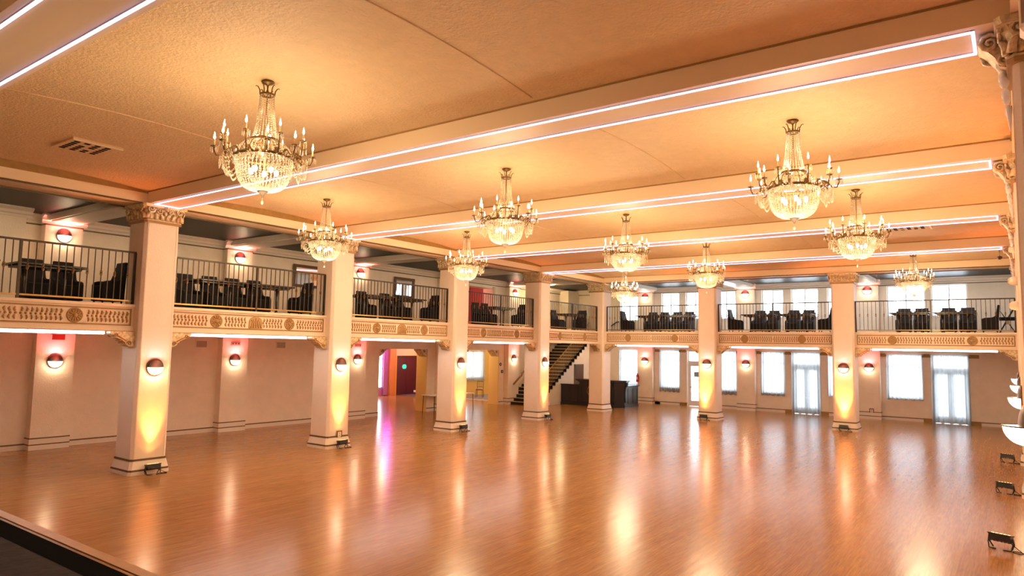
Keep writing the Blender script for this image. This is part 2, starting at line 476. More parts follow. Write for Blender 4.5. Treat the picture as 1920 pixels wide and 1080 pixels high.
# plaster joints of the ceiling boards
mb = MB()
for (y0, y1) in bays[1:]:
    for x in (4.9, 10.9):
        pts = []
        for i in range(9):
            t = .02+.96*i/8; pts.append((x, y0+(y1-y0)*t, ZC+RISE*4*t*(1-t)+.001))
        mb.tube(pts, .014, 5)
struct('trim_ceiling_joints', mb, M['ceil'])
# beams
mb = MB()
for k in range(-1, 4): mb.box(0, S*k, ZB, XR, S*k+W, 6.9)
mb.box(-W, -9.5, ZB, 0, YF+W, 6.9)
mb.box(0, YF, ZB, XR, YF+W, 6.9)
mb.box(XR, -9.5, ZB, 17.25, YF+W, 6.9)
struct('ceiling_beams', mb, M['beam'])
mb = MB()
for k in range(-1, 5):
    y = S*k if k < 4 else YF
    mb.box(0, y-.012, ZC-.022, XR, y, ZC+.014)
    if k < 4: mb.box(0, y+W, ZC-.022, XR, y+W+.012, ZC+.014)
for (y0, y1) in bays[1:]:
    for x0, x1 in ((0, .02), (XR-.02, XR)):
        vs = []; fs = []
        for i in range(N+1):
            t = i/N; y = y0+(y1-y0)*t; z = ZC+RISE*4*t*(1-t)
            vs += [(x0, y, ZC-.05), (x1, y, ZC-.05), (x0, y, z-.01), (x1, y, z-.01)]
        for i in range(N):
            a = 4*i
            fs += [(a, a+1, a+5, a+4), (a+2, a+6, a+7, a+3), (a, a+4, a+6, a+2), (a+1, a+3, a+7, a+5)]
        mb.add(vs, fs)
struct('trim_beam_lines', mb, M['goldpaint'])
# small mouldings under the aisle side of the column beams
mb = MB()
mb.box(-W-.05, -9.5, ZB-.03, -W, YF+W, ZB+.05); mb.box(-.06, -9.5, ZB-.022, 0.0, YF, ZB+.012)
mb.box(0, YF, ZB-.022, XR, YF+.06, ZB+.012); mb.box(-W, YF+W, ZB-.03, XR, YF+W+.05, ZB+.05)
struct('trim_beam_edges', mb, M['stripe'])
# dark aisle ceilings and cream ribs
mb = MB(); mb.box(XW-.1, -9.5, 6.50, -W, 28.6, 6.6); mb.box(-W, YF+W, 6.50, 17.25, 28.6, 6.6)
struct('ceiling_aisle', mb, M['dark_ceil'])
mb = MB()
for p in PILY[:4]+[22.45]:
    mb.box(XP, p-.42, 6.33, -W, p+.42, 6.51); mb.box(XP, p-.36, 6.30, -W, p+.36, 6.34)
for p in PILX[1:]+[-.4]:
    mb.box(p-.42, YF+W, 6.33, p+.42, YP, 6.51); mb.box(p-.36, YF+W, 6.30, p+.36, YP, 6.34)
struct('ceiling_ribs', mb, M['base'])

# ------------------------------------------------------------------ balcony slab
mb = MB()
mb.box(XW, -9.5, 3.28, -.34, 22.6, FL-.03)
mb.box(XW, 22.6, 3.28, -5.5+.02, 28.5, FL-.03)
mb.box(-3.45, 22.6, 3.28, -.34, 28.5, FL-.03)
mb.box(-.34, YF+.3, 3.28, 17.25, 28.5, FL-.03)
struct('floor_balcony', mb, M['base'])
mb = MB()
mb.box(XW, -9.5, FL-.03, -.36, 22.6, FL); mb.box(-3.45, 22.6, FL-.03, -.36, 28.5, FL); mb.box(-.36, YF+.32, FL-.03, 17.25, 28.5, FL)
struct('floor_balcony_carpet', mb, M['carpet'])

# ------------------------------------------------------------------ columns
def spiral(mb, c, r0, turns, u, v, n, rad, sgn=1, M=None):
    """flat spiral scroll in plane u,v about c"""
    pts = []; rs = []
    N = 14
    for i in range(N+1):
        t = i/N; a = sgn*2*PI*turns*t; r = r0*(1-.85*t)
        pts.append(Vector(c)+Vector(u)*r*math.cos(a)+Vector(v)*r*math.sin(a)+Vector(n)*.01*t); rs.append(rad*(1-.5*t))
    mb.tube(pts, rs, 5, M)
def capital_mesh():
    h = W/2
    mb = MB()
    mb.sq([(5.80,h+.035),(5.86,h+.035),(5.88,h+.01),(5.96,h+.015),(6.08,h+.05),(6.14,h+.085),(6.145,h+.12),(6.19,h+.13),(6.215,h+.13)], .05)
    for q in range(4):
        R = Matrix.Rotation(q*PI/2, 4, 'Z')
        for s in (-1, 1):
            spiral(mb, (h+.085, s*.335, 6.10), .095, 1.6, (0,1,0), (0,0,1), (1,0,0), .026, s, R)
            spiral(mb, (h+.06, s*.12, 6.075), .075, 1.4, (0,-1,0), (0,0,1), (1,0,0), .020, s, R)
            mb.tube([(h+.03, s*.40, 5.88), (h+.05, s*.39, 5.97), (h+.085, s*.35, 6.02)], [.05,.04,.02], 6, R)
            for k in range(3):
                y = s*(.06+.13*k)
                mb.tube([(h+.015, y, 5.88), (h+.03, y+s*.01, 5.97), (h+.06, y+s*.03, 6.03), (h+.075, y+s*.03, 6.0)], [.04,.035,.02,.012], 6, R)
        mb.ell((h+.11, 0, 6.15), (.05,.07,.06), 8, 5, R)
        mb.ell((h+.06, 0, 6.02), (.035,.05,.06), 8, 5, R)
        mb.tube([(h+.10, -.42, 6.145), (h+.10, .42, 6.145)], .014, 5, R)
    return mb
def make_column(label):
    t = thing('column', label, 'column', group='square columns around the hall', kind='thing')
    h = W/2
    mb = MB(); mb.sq([(.34,h),(5.81,h)], .055); mb.build('shaft', M['shaft'], t)
    mb = MB()
    for q in range(4):
        R = Matrix.Rotation(q*PI/2, 4, 'Z')
        for s in (-1, 1): mb.box(h-.003, s*(h-.075)-.006, .38, h+.006, s*(h-.075)+.006, 5.79, R)
    mb.build('corner_bead', M['shaft'], t)
    mb = MB(); mb.sq([(0,h+.065),(.075,h+.065),(.09,h+.055),(.12,h+.055),(.20,h+.035),(.31,h+.012),(.345,h+.012)], .055); mb.build('base', M['base'], t)
    mb = MB(); mb.sq([(.08,h+.066),(.122,h+.064)], .055); mb.sq([(.308,h+.022),(.352,h+.022)], .055); mb.build('base_stripe', M['stripe'], t)
    c = capital_mesh().build('capital', M['capital'], t)
    mb = MB(); mb.sq([(5.785,h+.04),(5.83,h+.045),(5.845,h+.03)], .055); mb.build('collar', M['goldpaint'], c)
    return t
COLS = [(-W/2, W/2+S*k) for k in range(4)] + [(-W/2, YF+W/2)]
FARX = [(4.77+5.57)/2, (10.30+11.10)/2]
clabels = ['square cream column with gilded capital nearest the stage, leftmost in the photo',
           'square cream column second from the left, behind the half-hidden small chandelier',
           'square cream column just right of the purple-lit doorway, third from the left',
           'square cream column standing in front of the lower staircase',
           'corner column between the two parts of the black bar',
           'amber-lit column in the middle of the far balcony, right of the glazed door',
           'amber-lit column in the right half of the far balcony, with broad gilded capital',
           'column seen edge-on at the right border with a large scrolled capital',
           'column seen edge-on at the right border, second scrolled capital down',
           'column seen edge-on at the right border, third scrolled capital down',
           'column seen edge-on at the right border, fourth and smallest scrolled capital',
           'column at the right end of the far balcony front']
cp = COLS + [(x, YF+W/2) for x in FARX] + [(XR+W/2, S*k+W/2) for k in range(4)] + [(XR+W/2, YF+W/2)]
col0 = make_column(clabels[0]); col0.location = (cp[0][0], cp[0][1], 0)
RC = []
for p, l in list(zip(cp, clabels))[1:]:
    o = dup(col0, (p[0], p[1], 0), 0, l)
    if p[0] > XR: RC.append(o)
# the right hand capitals carry a scrolled console and a white hanging garland
for i, o in enumerate(RC[:4]):
    h = W/2
    mb = MB()
    mb.prism([(-h,6.21),(-h-.26,6.21),(-h-.27,6.12),(-h-.20,6.04),(-h-.13,5.95),(-h-.10,5.86),(-h,5.82)], -.17, .17)
    for s in (-1, 1):
        spiral(mb, (-h-.17, s*.18, 6.10), .10, 1.7, (1,0,0), (0,0,1), (0,s,0), .028, -s)
        spiral(mb, (-h-.06, s*.18, 5.92), .06, 1.4, (1,0,0), (0,0,1), (0,s,0), .02, s)
    mb.build('console', M['capital'], o)
    mb = MB()
    for k in range(7):
        z = 5.98-.085*k; r = .075*(1-.09*k)
        mb.ell((-h-.085+.006*k, .05*((-1)**k), z), (r*.8, r, .06), 7, 5)
    mb.tube([(-h-.04,0,5.5),(-h-.03,0,5.25)], [.03,.008], 6)
    mb.build('garland', M['white'], o)

# ------------------------------------------------------------------ LED frames under the beams
def led_frame(k, label):
    y0, y1 = S*k+.14, S*k+.736; x0, x1 = .14, 15.98
    t = thing('led_strip_light', label, 'light', ((x0+x1)/2, S*k+W/2, ZB), 0, 'led outlines under the ceiling beams')
    hx, hy = (x1-x0)/2, (y1-y0)/2; w = .0125
    for n, b in (('side', (-hx,-hy-w,hx,-hy+w)), ('side', (-hx,hy-w,hx,hy+w)), ('end', (-hx-w,-hy-w,-hx+w,hy+w)), ('end', (hx-w,-hy-w,hx+w,hy+w))):
        mb = MB(); mb.box(b[0], b[1], -.026, b[2], b[3], -.002); mb.build('led_'+n, M['led'], t)
        mb = MB(); mb.box(b[0]-.006, b[1]-.006, -.010, b[2]+.006, b[3]+.006, -.0005); mb.build('channel', M['white'], t)
    return t
for k, l in ((-1,'double line of cool white led light in the top left corner'), (0,'cool white led outline on the beam over the leftmost column'),
             (1,'cool white led outline on the second beam from the stage'), (2,'cool white led outline on the third beam from the stage'),
             (3,'narrowest cool white led outline, on the beam before the far balcony')):
    led_frame(k, l)

# ------------------------------------------------------------------ balcony fronts, railings, tubes, corbels
def rosette(mb, r, n=12):
    mb.lathe([(r,0),(r,.02),(r*.9,.035),(r*.86,.02),(r*.3,.022),(r*.28,.04),(.001,.05)], 20)
    for i in range(n):
        a = 2*PI*i/n; R = Matrix.Rotation(a, 4, 'Z')
        mb.ell((r*.58, 0, .03), (r*.28, r*.10, .016), 7, 4, R)
def to_face(face):
    # local x along the face, y outwards... maps (u, out, z)
    return face
def balcony_front(L, ros, cart, label, loc, rz):
    """local x runs along the front, -y is outwards, centred"""
    t = thing('balcony_parapet', label, 'balcony front', loc, rz, 'ornamented balcony fronts', 'thing')
    h = L/2
    mb = MB(); mb.box(-h,0,3.25,h,.06,FL)
    mb.box(-h,-.05,FL-.05,h,0,FL+.015); mb.box(-h,-.035,3.25,h,0,3.33); mb.box(-h,-.02,3.33,h,0,3.345)
    mb.build('front_panel', M['panel'], t)
    mb = MB(); z0, z1 = 3.37, 3.76; e = .06; w = .032
    mb.box(-h+e,-.016,z0,h-e,0,z0+w); mb.box(-h+e,-.016,z1-w,h-e,0,z1); mb.box(-h+e,-.016,z0,-h+e+w,0,z1); mb.box(h-e-w,-.016,z0,h-e,0,z1)
    mb.box(-h,-.03,3.236,h,.02,3.25)
    mb.build('painted_frame', M['goldpaint'], t)
    zc = (z0+z1)/2
    occ = [(x, .2) for x in ros] + [(x, .24) for x in cart]
    a = MB(); b = MB()
    n = int((L-2*e-.2)/.088)
    for i in range(n):
        x = -h+e+.11+(L-2*e-.22)*i/(n-1)
        if any(abs(x-c) < r for c, r in occ):
            if b.v: a.build('bead_row', M['goldpaint'], t); b.build('leaf_relief', M['leaf'], t); a = MB(); b = MB()
            continue
        s = 1 if (x > 0) else -1
        a.ell((x, -.006, zc), (.028,.016,.028), 6, 4)
        for sg in (-1, 1):
            b.tube([(x+s*.012, -.002, zc+sg*.035), (x+s*.03, -.010, zc+sg*.085), (x+s*.022*1.0-s*.01, -.010, zc+sg*.13)], [.020,.026,.008], 5)
    a.build('bead_row', M['goldpaint'], t); b.build('leaf_relief', M['leaf'], t)
    RX = Matrix.Rotation(PI/2, 4, 'X')
    for x in ros:
        mb = MB(); m2 = MB(); rosette(m2, .165); mb.add(m2.v, m2.f, True, Matrix.Translation((x, 0, zc)) @ RX); mb.build('rosette', M['leaf'], t)
    for x in cart:
        mb = MB()
        pts = [(-.2,-.16),(.2,-.16),(.2,-.02)] + [(.2*math.cos(a), .17*math.sin(a)) for a in [PI*k/10 for k in range(1, 10)]] + [(-.2,-.02)]
        mb.prism([(x+px, zc+pz) for px, pz in pts], -.025, 0)
        for k in range(5): mb.tube([(x-.16+.08*k, -.03, zc-.14), (x+(-.1+.05*k), -.03, zc+.02), (x+(-.16+.08*k)*.9, -.03, zc+.11-.02*abs(k-2))], .014, 5)
        mb.build('cartouche', M['leaf'], t)
    return t
BAL = {}
def railing(L, n, label, loc, rz, post_at=0.0):
    t = thing('balcony_railing', label, 'railing', loc, rz, 'iron balcony railings')
    h = L/2; z0, z1 = FL, 5.10
    mb = MB(); mb.box(-h,-.022,z1-.04,h,.022,z1); mb.build('top_rail', M['iron'], t)
    mb = MB(); mb.box(-h,-.016,3.93,h,.016,3.965); mb.build('bottom_rail', M['brass'], t)
    for x in (-h+.02, post_at, h-.02):
        mb = MB(); mb.box(x-.025,-.025,z0,x+.025,.025,z1-.03); mb.build('post', M['iron'], t)
    if not BAL:
        mb = MB(); mb.box(-.0085,-.0085,3.95,.0085,.0085,z1-.03)
        BAL['p'] = mb.mesh('baluster', M['iron'])
        mb = MB()
        for i in range(4):
            pts = []
            for k in range(9):
                s = k/8; a = 2*PI*(i/4+.6*s); r = .005+.021*math.sin(PI*s); pts.append((r*math.cos(a), r*math.sin(a), 4.46+.15*s))
            mb.tube(pts, .006, 4)
        BAL['k'] = mb.mesh('basket_knuckle', M['brass'])
    xs = []
    for x0, x1 in ((-h+.02, post_at), (post_at, h-.02)):
        m = max(1, round((x1-x0)/.14))
        xs += [x0+(x1-x0)*i/m for i in range(1, m)]
    for i, x in enumerate(xs):
        o = bpy.data.objects.new('baluster', BAL['p']); COL.objects.link(o); o.parent = t; o.location = (x,0,0)
        if i % 2 == 0:
            k = bpy.data.objects.new('basket_knuckle', BAL['k']); COL.objects.link(k); k.parent = o
    return t
def light_tube(L, segs, label, loc, rz):
    t = thing('fluorescent_tube_light', label, 'light', loc, rz, 'tube lights under the balcony fronts')
    h = L/2
    mb = MB(); mb.box(-h,-.05,-.03,h,.05,.03); mb.build('housing', M['white'], t)
    mb = MB()
    for x in (-h*.8, 0, h*.8): mb.box(x-.03,-.03,.03,x+.03,.03,.078)
    mb.build('mounting_clip', M['white'], t)
    n = segs; w = L/n
    for i in range(n):
        mb = MB(); x0 = -h+w*i+.012; x1 = -h+w*(i+1)-.012
        mb.box(x0,-.062,-.022,x1,-.048,.016); mb.build('tube', M['tube'], t)
        mb = MB(); mb.box(x0,-.045,-.040,x1,.045,-.029); mb.build('diffuser', M['diff'], t)
    return t
CORB = {}
def corbel(label, loc, rz):
    """projects along +x from the column under the balcony front"""
    t = thing('corbel', label, 'corbel', loc, rz, 'scrolled corbels under the balcony')
    if not CORB:
        mb = MB(); mb.prism([(0,3.235),(.54,3.235),(.54,3.19),(.50,3.16),(.44,3.16),(.40,3.10),(.30,3.06),(.22,3.0),(.17,2.92),(.10,2.89),(0,2.89)], -.14, .14)
        CORB['b'] = mb.mesh('bracket_body', M['capital'])
        mb = MB()
        for s in (-1, 1):
            spiral(mb, (.42,s*.145,3.16), .05, 1.4, (1,0,0),(0,0,1),(0,s,0), .014, -1)
            spiral(mb, (.12,s*.145,2.97), .055, 1.4, (1,0,0),(0,0,1),(0,s,0), .014, 1)
            mb.tube([(.38,s*.145,3.13),(.28,s*.145,3.08),(.18,s*.145,3.02)], .014, 5)
        for k in range(5): mb.tube([(.42-.06*k,-.11,3.13-.05*k),(.42-.06*k,.11,3.13-.05*k)], .016, 5)
        CORB['s'] = mb.mesh('scroll_carving', M['goldpaint'])
    for n in ('b', 's'):
        o = bpy.data.objects.new(CORB[n].name, CORB[n]); COL.objects.link(o); o.parent = t
    return t
RZL = PI/2      # local -y -> +x : front faces the hall from the left side
XB = -.30
left_bays = []
for k in range(-1, 4):
    y0 = S*k+W; y1 = S*(k+1) if k < 3 else YF
    left_bays.append((y0, y1))
bn = ['beside the stage at the left border', 'between the two nearest left columns', 'over the purple-lit doorway', 'over the yellow doorway', 'above the staircase']
for i, (y0, y1) in enumerate(left_bays):
    L = y1-y0; c = (y0+y1)/2
    balcony_front(L, [-1.1, 1.1], [0.03] if i in (1, 2) else [], 'cream balcony front with tan leaf relief ' + bn[i], (XB, c, 0), RZL)
    railing(L-.02, 16, 'dark iron railing with gold knuckles ' + bn[i], (XB-.05, c, 0), RZL, 0.05 if i else .02)
    if i < 4:
        light_tube(L-1.14, 3 if i in (0, 1) else 2, 'white tube light under the balcony front ' + bn[i], (-.43, c, 3.205), RZL)
    if i > 0 and i != 4: corbel('gilded corbel, near end of the balcony front ' + bn[i], (XB-.02, y0, 0), PI/2)
    corbel('gilded corbel, far end of the balcony front ' + bn[i], (XB-.02, y1, 0), -PI/2)
far_bays = [(0, 4.77), (5.57, 10.30), (11.10, XR)]
fb = ['over the bar', 'in the middle of the far wall', 'at the right end of the far wall']
for i, (x0, x1) in enumerate(far_bays):
    L = x1-x0; c = (x0+x1)/2
    balcony_front(L, [-L*.25, L*.245], [], 'cream balcony front with tan leaf relief ' + fb[i], (c, YF+.28, 0), 0)
    railing(L-.02, 16, 'thin iron railing ' + fb[i], (c, YF+.33, 0), 0, 0.0)
    light_tube(L-1.14, 2, 'white tube light under the balcony front ' + fb[i], (c, YF+.41, 3.205), 0)
    corbel('gilded corbel, left end of the balcony front ' + fb[i], (x0, YF+.30, 0), 0)
    corbel('gilded corbel, right end of the balcony front ' + fb[i], (x1, YF+.30, 0), PI)

# ------------------------------------------------------------------ wall sconces
WARM = (1, .62, .28); PINK = (1, .11, .13)
SC = {}
def sconce(label, loc, rz, pink=1.0):
    """local -y points into the room"""
    t = thing('wall_sconce', label, 'wall lamp', loc, rz, 'half-moon wall sconces')
    if not SC:
        mb = MB(); m2 = MB(); m2.lathe([(.001,0),(.195,0),(.2,.012),(.195,.028),(.183,.03),(.18,.016),(.001,.016)], 28)
        mb.add(m2.v, m2.f, True, Matrix.Rotation(PI/2, 4, 'X')); SC['plate'] = mb.mesh('back_plate', M['bronze'])
        mb = MB(); vs = []; fs = []; nu, nv = 16, 8
        for j in range(nv+1):
            for i in range(nu+1):
                a = PI*i/nu; b = PI/2*j/nv      # a: along the wall, b: down
                r = .182
                vs.append((r*math.cos(a)*math.cos(b), -r*math.sin(a)*math.cos(b)-.016, -r*math.sin(b)))
        for j in range(nv):
            for i in range(nu): fs.append((j*(nu+1)+i, j*(nu+1)+i+1, (j+1)*(nu+1)+i+1, (j+1)*(nu+1)+i))
        mb.add(vs, fs, True); SC['bowl'] = mb.mesh('glass_bowl', M['sglass'])
        mb = MB(); mb.tube([(.186*math.cos(PI*i/16), -.186*math.sin(PI*i/16)-.016, 0) for i in range(17)], .007, 5)
        SC['rim'] = mb.mesh('bowl_rim', M['bronze'])
        mb = MB(); vs = []; fs = []
        for j in range(nv+1):
            for i in range(nu+1):
                a = PI*i/nu; b = PI/2*j/nv
                vs.append((.186*math.cos(a)*math.cos(b), -.06*math.sin(a)*math.cos(b)-.016, .186*math.sin(b)))
        for j in range(nv):
            for i in range(nu): fs.append((j*(nu+1)+i, j*(nu+1)+i+1, (j+1)*(nu+1)+i+1, (j+1)*(nu+1)+i))
        mb.add(vs, fs, True); SC['hood'] = mb.mesh('hood', M['bronze'])
    for n in ('plate', 'bowl', 'rim', 'hood'):
        o = bpy.data.objects.new(SC[n].name, SC[n]); COL.objects.link(o); o.parent = t
    lamp('sconce_bulb', 'POINT', (0,-.09,-.09), SCW, WARM2, .04, parent=t)
    if pink: lamp('sconce_uplight', 'SPOT', (0,-.19,.01), PW*(.85 if pink > 1 else pink), PINK, .09, (PI-.10,0,0), 2.8 if pink > 1 else 2.3, 1.0, t)
    return t
PW = 80; SCW = 15; WARM2 = (1,.72,.42)
pl = ['behind the leftmost column', 'between the two nearest left columns', 'left of the purple-lit doorway', 'hidden', 'above the stair handrail']
for i, y in enumerate(PILY):
    if i == 3: continue
    sconce('half-moon sconce on the lower left wall ' + pl[i], (XP, y, 2.42), RZL)
pu = ['behind the railing at the left border', 'behind the railing between the two nearest columns', 'beside the balcony mirror', '', 'over the yellow doorway']
for i, y in enumerate(PILY):
    if i == 3: continue
    sconce('half-moon sconce on the upper balcony wall ' + pu[i], (XP, y, 5.95), RZL, 1.3)
sconce('bright sconce on the yellow wall above the staircase', (XW, 25.7, 5.98), RZL, 0)
cl = ['on the leftmost column', 'on the second column from the left', 'on the column right of the purple-lit doorway', 'on the column in front of the staircase']
for k in range(4): sconce('half-moon sconce ' + cl[k], (0, S*k+W/2, 2.43), RZL, .6)
fl = ['right of the bar', 'in the middle of the far wall', 'at the right of the far wall']
for i, x in enumerate(PILX):
    sconce('half-moon sconce on the lower pilaster ' + fl[i], (x, YP, 2.38), 0)
    sconce('half-moon sconce on the upper pilaster ' + fl[i], (x, YP, 5.99), 0, 1.3)
for i, x in enumerate(FARX): sconce('half-moon sconce on the amber-lit column ' + ['in the middle of the far row', 'at the right of the far row'][i], (x, YF, 2.45), 0, .6)
rl = ['nearest the camera, large white bowl cut by the right border', 'second white bowl from the camera at the right border', 'third white bowl from the camera at the right border', 'farthest and smallest white bowl at the right border']
for k in range(4): sconce('half-moon sconce in profile, ' + rl[k], (XR, S*k+W/2, 2.40), -PI/2, .5)

# ------------------------------------------------------------------ floor uplights
AMBER = (1, .25, .05)
def uplight(label, loc, rz, power=460, turn=0):
    """local -y points into the room; stands before a column, tilted to wash it"""
    t = thing('stage_uplight', label, 'floor light', loc, rz, 'amber floor uplights')
    T = Matrix.Translation((0,0,.19)) @ Matrix.Rotation(-.16, 4, 'X')
    mb = MB(); mb.box(-.15,-.065,-.055,.15,.065,.045, T); mb.box(-.16,-.075,.03,.16,.075,.05, T)
    for i in range(6): mb.box(-.13+.05*i,-.06,-.075,-.115+.05*i,.06,-.05, T)
    mb.build('housing', M['black_wood'], t)
    mb = MB()
    for i in range(5): mb.ell((-.11+.055*i,0,.05), (.02,.035,.006), 8, 4, T)
    mb.build('lens', M['lens'], t)
    mb = MB()
    for s in (-1, 1):
        mb.tube([(s*.165,0,.19),(s*.17,-.02,.10),(s*.15,-.05,.012),(s*.05,-.07,.012)], .011, 6)
        mb.tube([(s*.165,0,.19),(s*.17,.03,.10),(s*.13,.06,.012)], .011, 6)
    mb.build('bracket', M['black_wood'], t)
    mb = MB(); pts = []
    for i in range(20):
        a = 2*PI*i/19*1.1; pts.append((.24+.07*math.cos(a), -.03+.06*math.sin(a), .008))
    mb.tube([(.1,.05,.12)]+pts, .006, 5); mb.build('cable', M['rubber'], t)
    for c in t.children: c.rotation_euler.z = turn
    lamp('uplight_beam', 'SPOT', (0,-.03,.34), power, AMBER, .05, (PI-.125,0,0), .85, 1.0, t)
    lamp('uplight_spill', 'SPOT', (0,-.04,.34), power*.03, AMBER, .05, (PI-.35,0,0), 1.5, 1.0, t)
    return t
M['lens'] = emitter('amber_lens_glow', (1,.65,.2,1), 3)
ul = ['at the foot of the leftmost column', 'at the foot of the second column from the left', 'at the foot of the column right of the purple-lit doorway', 'at the foot of the column before the staircase']
for k in range(4): uplight('small black floor uplight ' + ul[k], (.20, S*k+W/2, 0), RZL)
for i, x in enumerate(FARX): uplight('small black floor uplight at the foot of the amber-lit column ' + ['mid far row', 'right of the far row'][i], (x-.1*(1-i), YF-.20, 0), 0, 850)
ur = ['', 'nearest the camera', 'second from the camera', 'farthest']
for k in (1, 2, 3): uplight('black floor uplight at the right border, ' + ur[k], (XR-.36, S*k+W/2, 0), -PI/2, 700, 1.25)

# ------------------------------------------------------------------ chandeliers
def make_chandelier(label, loc):
    t = thing('chandelier', label, 'chandelier', loc, 0, 'crystal chandeliers')
    # local z = 0 at the ceiling
    mb = MB(); mb.lathe([(.001,0),(.085,0),(.09,-.012),(.07,-.03),(.03,-.045),(.012,-.06),(.012,-.08)], 16); mb.build('canopy', M['chbrass'], t)
    mb = MB(); mb.lathe([(.010,-.07),(.010,-.12),(.02,-.13),(.01,-.145),(.010,-1.1)], 8); mb.build('stem', M['chbrass'], t)
    mb = MB(); mb.lathe([(.092,-.175),(.10,-.175),(.10,-.20),(.092,-.20),(.092,-.175)], 18, cap=False)
    for i in range(6):
        a = 2*PI*i/6; c, s = math.cos(a), math.sin(a)
        mb.tube([(.095*c,.095*s,-.19),(.10*c,.10*s,-.13),(.125*c,.125*s,-.085),(.15*c,.15*s,-.075),(.155*c,.155*s,-.09)], [.009,.008,.007,.005,.004], 5)
        mb.tube([(.095*c,.095*s,-.185),(.0,.0,-.15)], .005, 4)
    mb.build('crown', M['chbrass'], t)
    def strands(mb, prof, n, step, r, h, jit=0):
        # prof: list of (radius, z); lays beads down n strands
        ln = [0]
        for i in range(1, len(prof)): ln.append(ln[-1]+math.hypot(prof[i][0]-prof[i-1][0], prof[i][1]-prof[i-1][1]))
        m = int(ln[-1]/step)
        for q in range(n):
            a = 2*PI*q/n
            for k in range(m+1):
                d = ln[-1]*k/m
                for i in range(1, len(prof)):
                    if d <= ln[i]+1e-9: break
                f = (d-ln[i-1])/max(1e-9, ln[i]-ln[i-1])
                rr = prof[i-1][0]+(prof[i][0]-prof[i-1][0])*f; z = prof[i-1][1]+(prof[i][1]-prof[i-1][1])*f
                mb.bead((rr*math.cos(a), rr*math.sin(a), z), r, h)
    mb = MB(); strands(mb, [(.092,-.20),(.10,-.35),(.112,-.5),(.128,-.62),(.15,-.74),(.175,-.82)], 22, .031, .0095, .0145)
    mb.build('crystal_tower', M['crystal'], t)
    mb = MB(); mb.lathe([(.178,-.81),(.19,-.81),(.19,-.845),(.178,-.845),(.178,-.81)], 24, cap=False)
    mb.lathe([(.36,-1.045),(.385,-1.045),(.39,-1.085),(.36,-1.085),(.36,-1.045)], 32, cap=False)
    for i in range(16):
        a = 2*PI*i/16; mb.ell((.39*math.cos(a), .39*math.sin(a), -1.065), (.02,.02,.022), 6, 4)
        mb.tube([(.185*math.cos(a),.185*math.sin(a),-.83),(.29*math.cos(a),.29*math.sin(a),-.9),(.37*math.cos(a),.37*math.sin(a),-1.05)], .006, 4)
    mb.build('gilt_ring', M['chbrass'], t)
    mb = MB(); strands(mb, [(.19,-.85),(.25,-.875),(.315,-.93),(.35,-.99),(.365,-1.045)], 40, .036, .0125, .019); mb.build('crystal_shoulder', M['crystal'], t)
    mb = MB(); strands(mb, [(.37,-1.09),(.362,-1.20),(.345,-1.30),(.315,-1.39),(.265,-1.46),(.19,-1.50),(.10,-1.515),(.05,-1.52)], 44, .034, .0135, .018)
    for i in range(44):
        a = 2*PI*(i+.5)/44; mb.ell((.378*math.cos(a), .378*math.sin(a), -1.135), (.008,.008,.04), 4, 3)
    mb.build('crystal_bowl', M['crystal'], t)
    mb = MB(); mb.lathe([(.07,-1.505),(.085,-1.515),(.06,-1.545),(.025,-1.57),(.012,-1.60),(.001,-1.62)], 14); mb.build('finial', M['bronze'], t)
    mb = MB(); mb.ell((0,0,-1.68), (.018,.018,.028), 8, 6); mb.tube([(0,0,-1.61),(0,0,-1.66)], .003, 4); mb.build('drop', M['crystal'], t)
    # inner bulbs
    mb = MB()
    for i in range(5):
        a = 2*PI*i/5; mb.ell((.17*math.cos(a), .17*math.sin(a), -1.25), (.03,.03,.045), 8, 6)
    for i in range(3):
        a = 2*PI*i/3; mb.ell((.10*math.cos(a), .10*math.sin(a), -.79), (.02,.02,.035), 8, 6)
    mb.build('inner_bulbs', M['core'], t)
    # arms: eight long pairs low, eight short ones high
    arm_m = {}
    def arm_meshes(r, zc, key):
        mb = MB()
        z0 = -1.065
        mb.tube([(.385,0,z0),(.43,0,z0+.06),(.47,0,z0+.05),(r-.09,0,z0-.035),(r-.03,0,z0-.035),(r,0,zc-.03),(r,0,zc)], [.011,.011,.010,.010,.010,.009,.009], 6)
        spiral(mb, (.455,0,z0+.005), .05, 1.3, (1,0,0), (0,0,1), (0,1,0), .008, 1)
        mb.lathe([(.001,zc),(.03,zc+.005),(.048,zc+.018),(.045,zc+.022),(.016,zc+.012),(.014,zc+.03),(.001,zc+.03)], 10, Matrix.Translation((r,0,0)))
        arm_m[key+'a'] = mb.mesh('arm', M['chbrass'])
        mb = MB(); mb.lathe([(.010,zc+.02),(.010,zc+.115),(.001,zc+.115)], 8, Matrix.Translation((r,0,0))); arm_m[key+'c'] = mb.mesh('candle', M['candle'])
        mb = MB(); mb.lathe([(.007,zc+.115),(.013,zc+.132),(.014,zc+.145),(.007,zc+.175),(.001,zc+.21)], 8, Matrix.Translation((r,0,0))); arm_m[key+'b'] = mb.mesh('candle_bulb', M['bulb'])
        mb = MB()
        for i in range(6):
            a = 2*PI*i/6
            mb.ell((r+.046*math.cos(a), .046*math.sin(a), zc-.035), (.007,.007,.035), 5, 4)
            mb.bead((r+.046*math.cos(a), .046*math.sin(a), zc+.008), .006, .008)
        arm_m[key+'d'] = mb.mesh('crystal_drops', M['crystal'])
    arm_meshes(.63, -1.00, 'l'); arm_meshes(.54, -.86, 'h')
    for i in range(16):
        key = 'l' if i % 2 == 0 else 'h'
        a = 2*PI*(i+.35)/16
        if key == 'l': a += .10*(1 if i % 4 else -1)
        o = bpy.data.objects.new('arm', arm_m[key+'a']); COL.objects.link(o); o.parent = t; o.rotation_euler.z = a
        for kk in 'cbd':
            c = bpy.data.objects.new(arm_m[key+kk].name, arm_m[key+kk]); COL.objects.link(c); c.parent = o
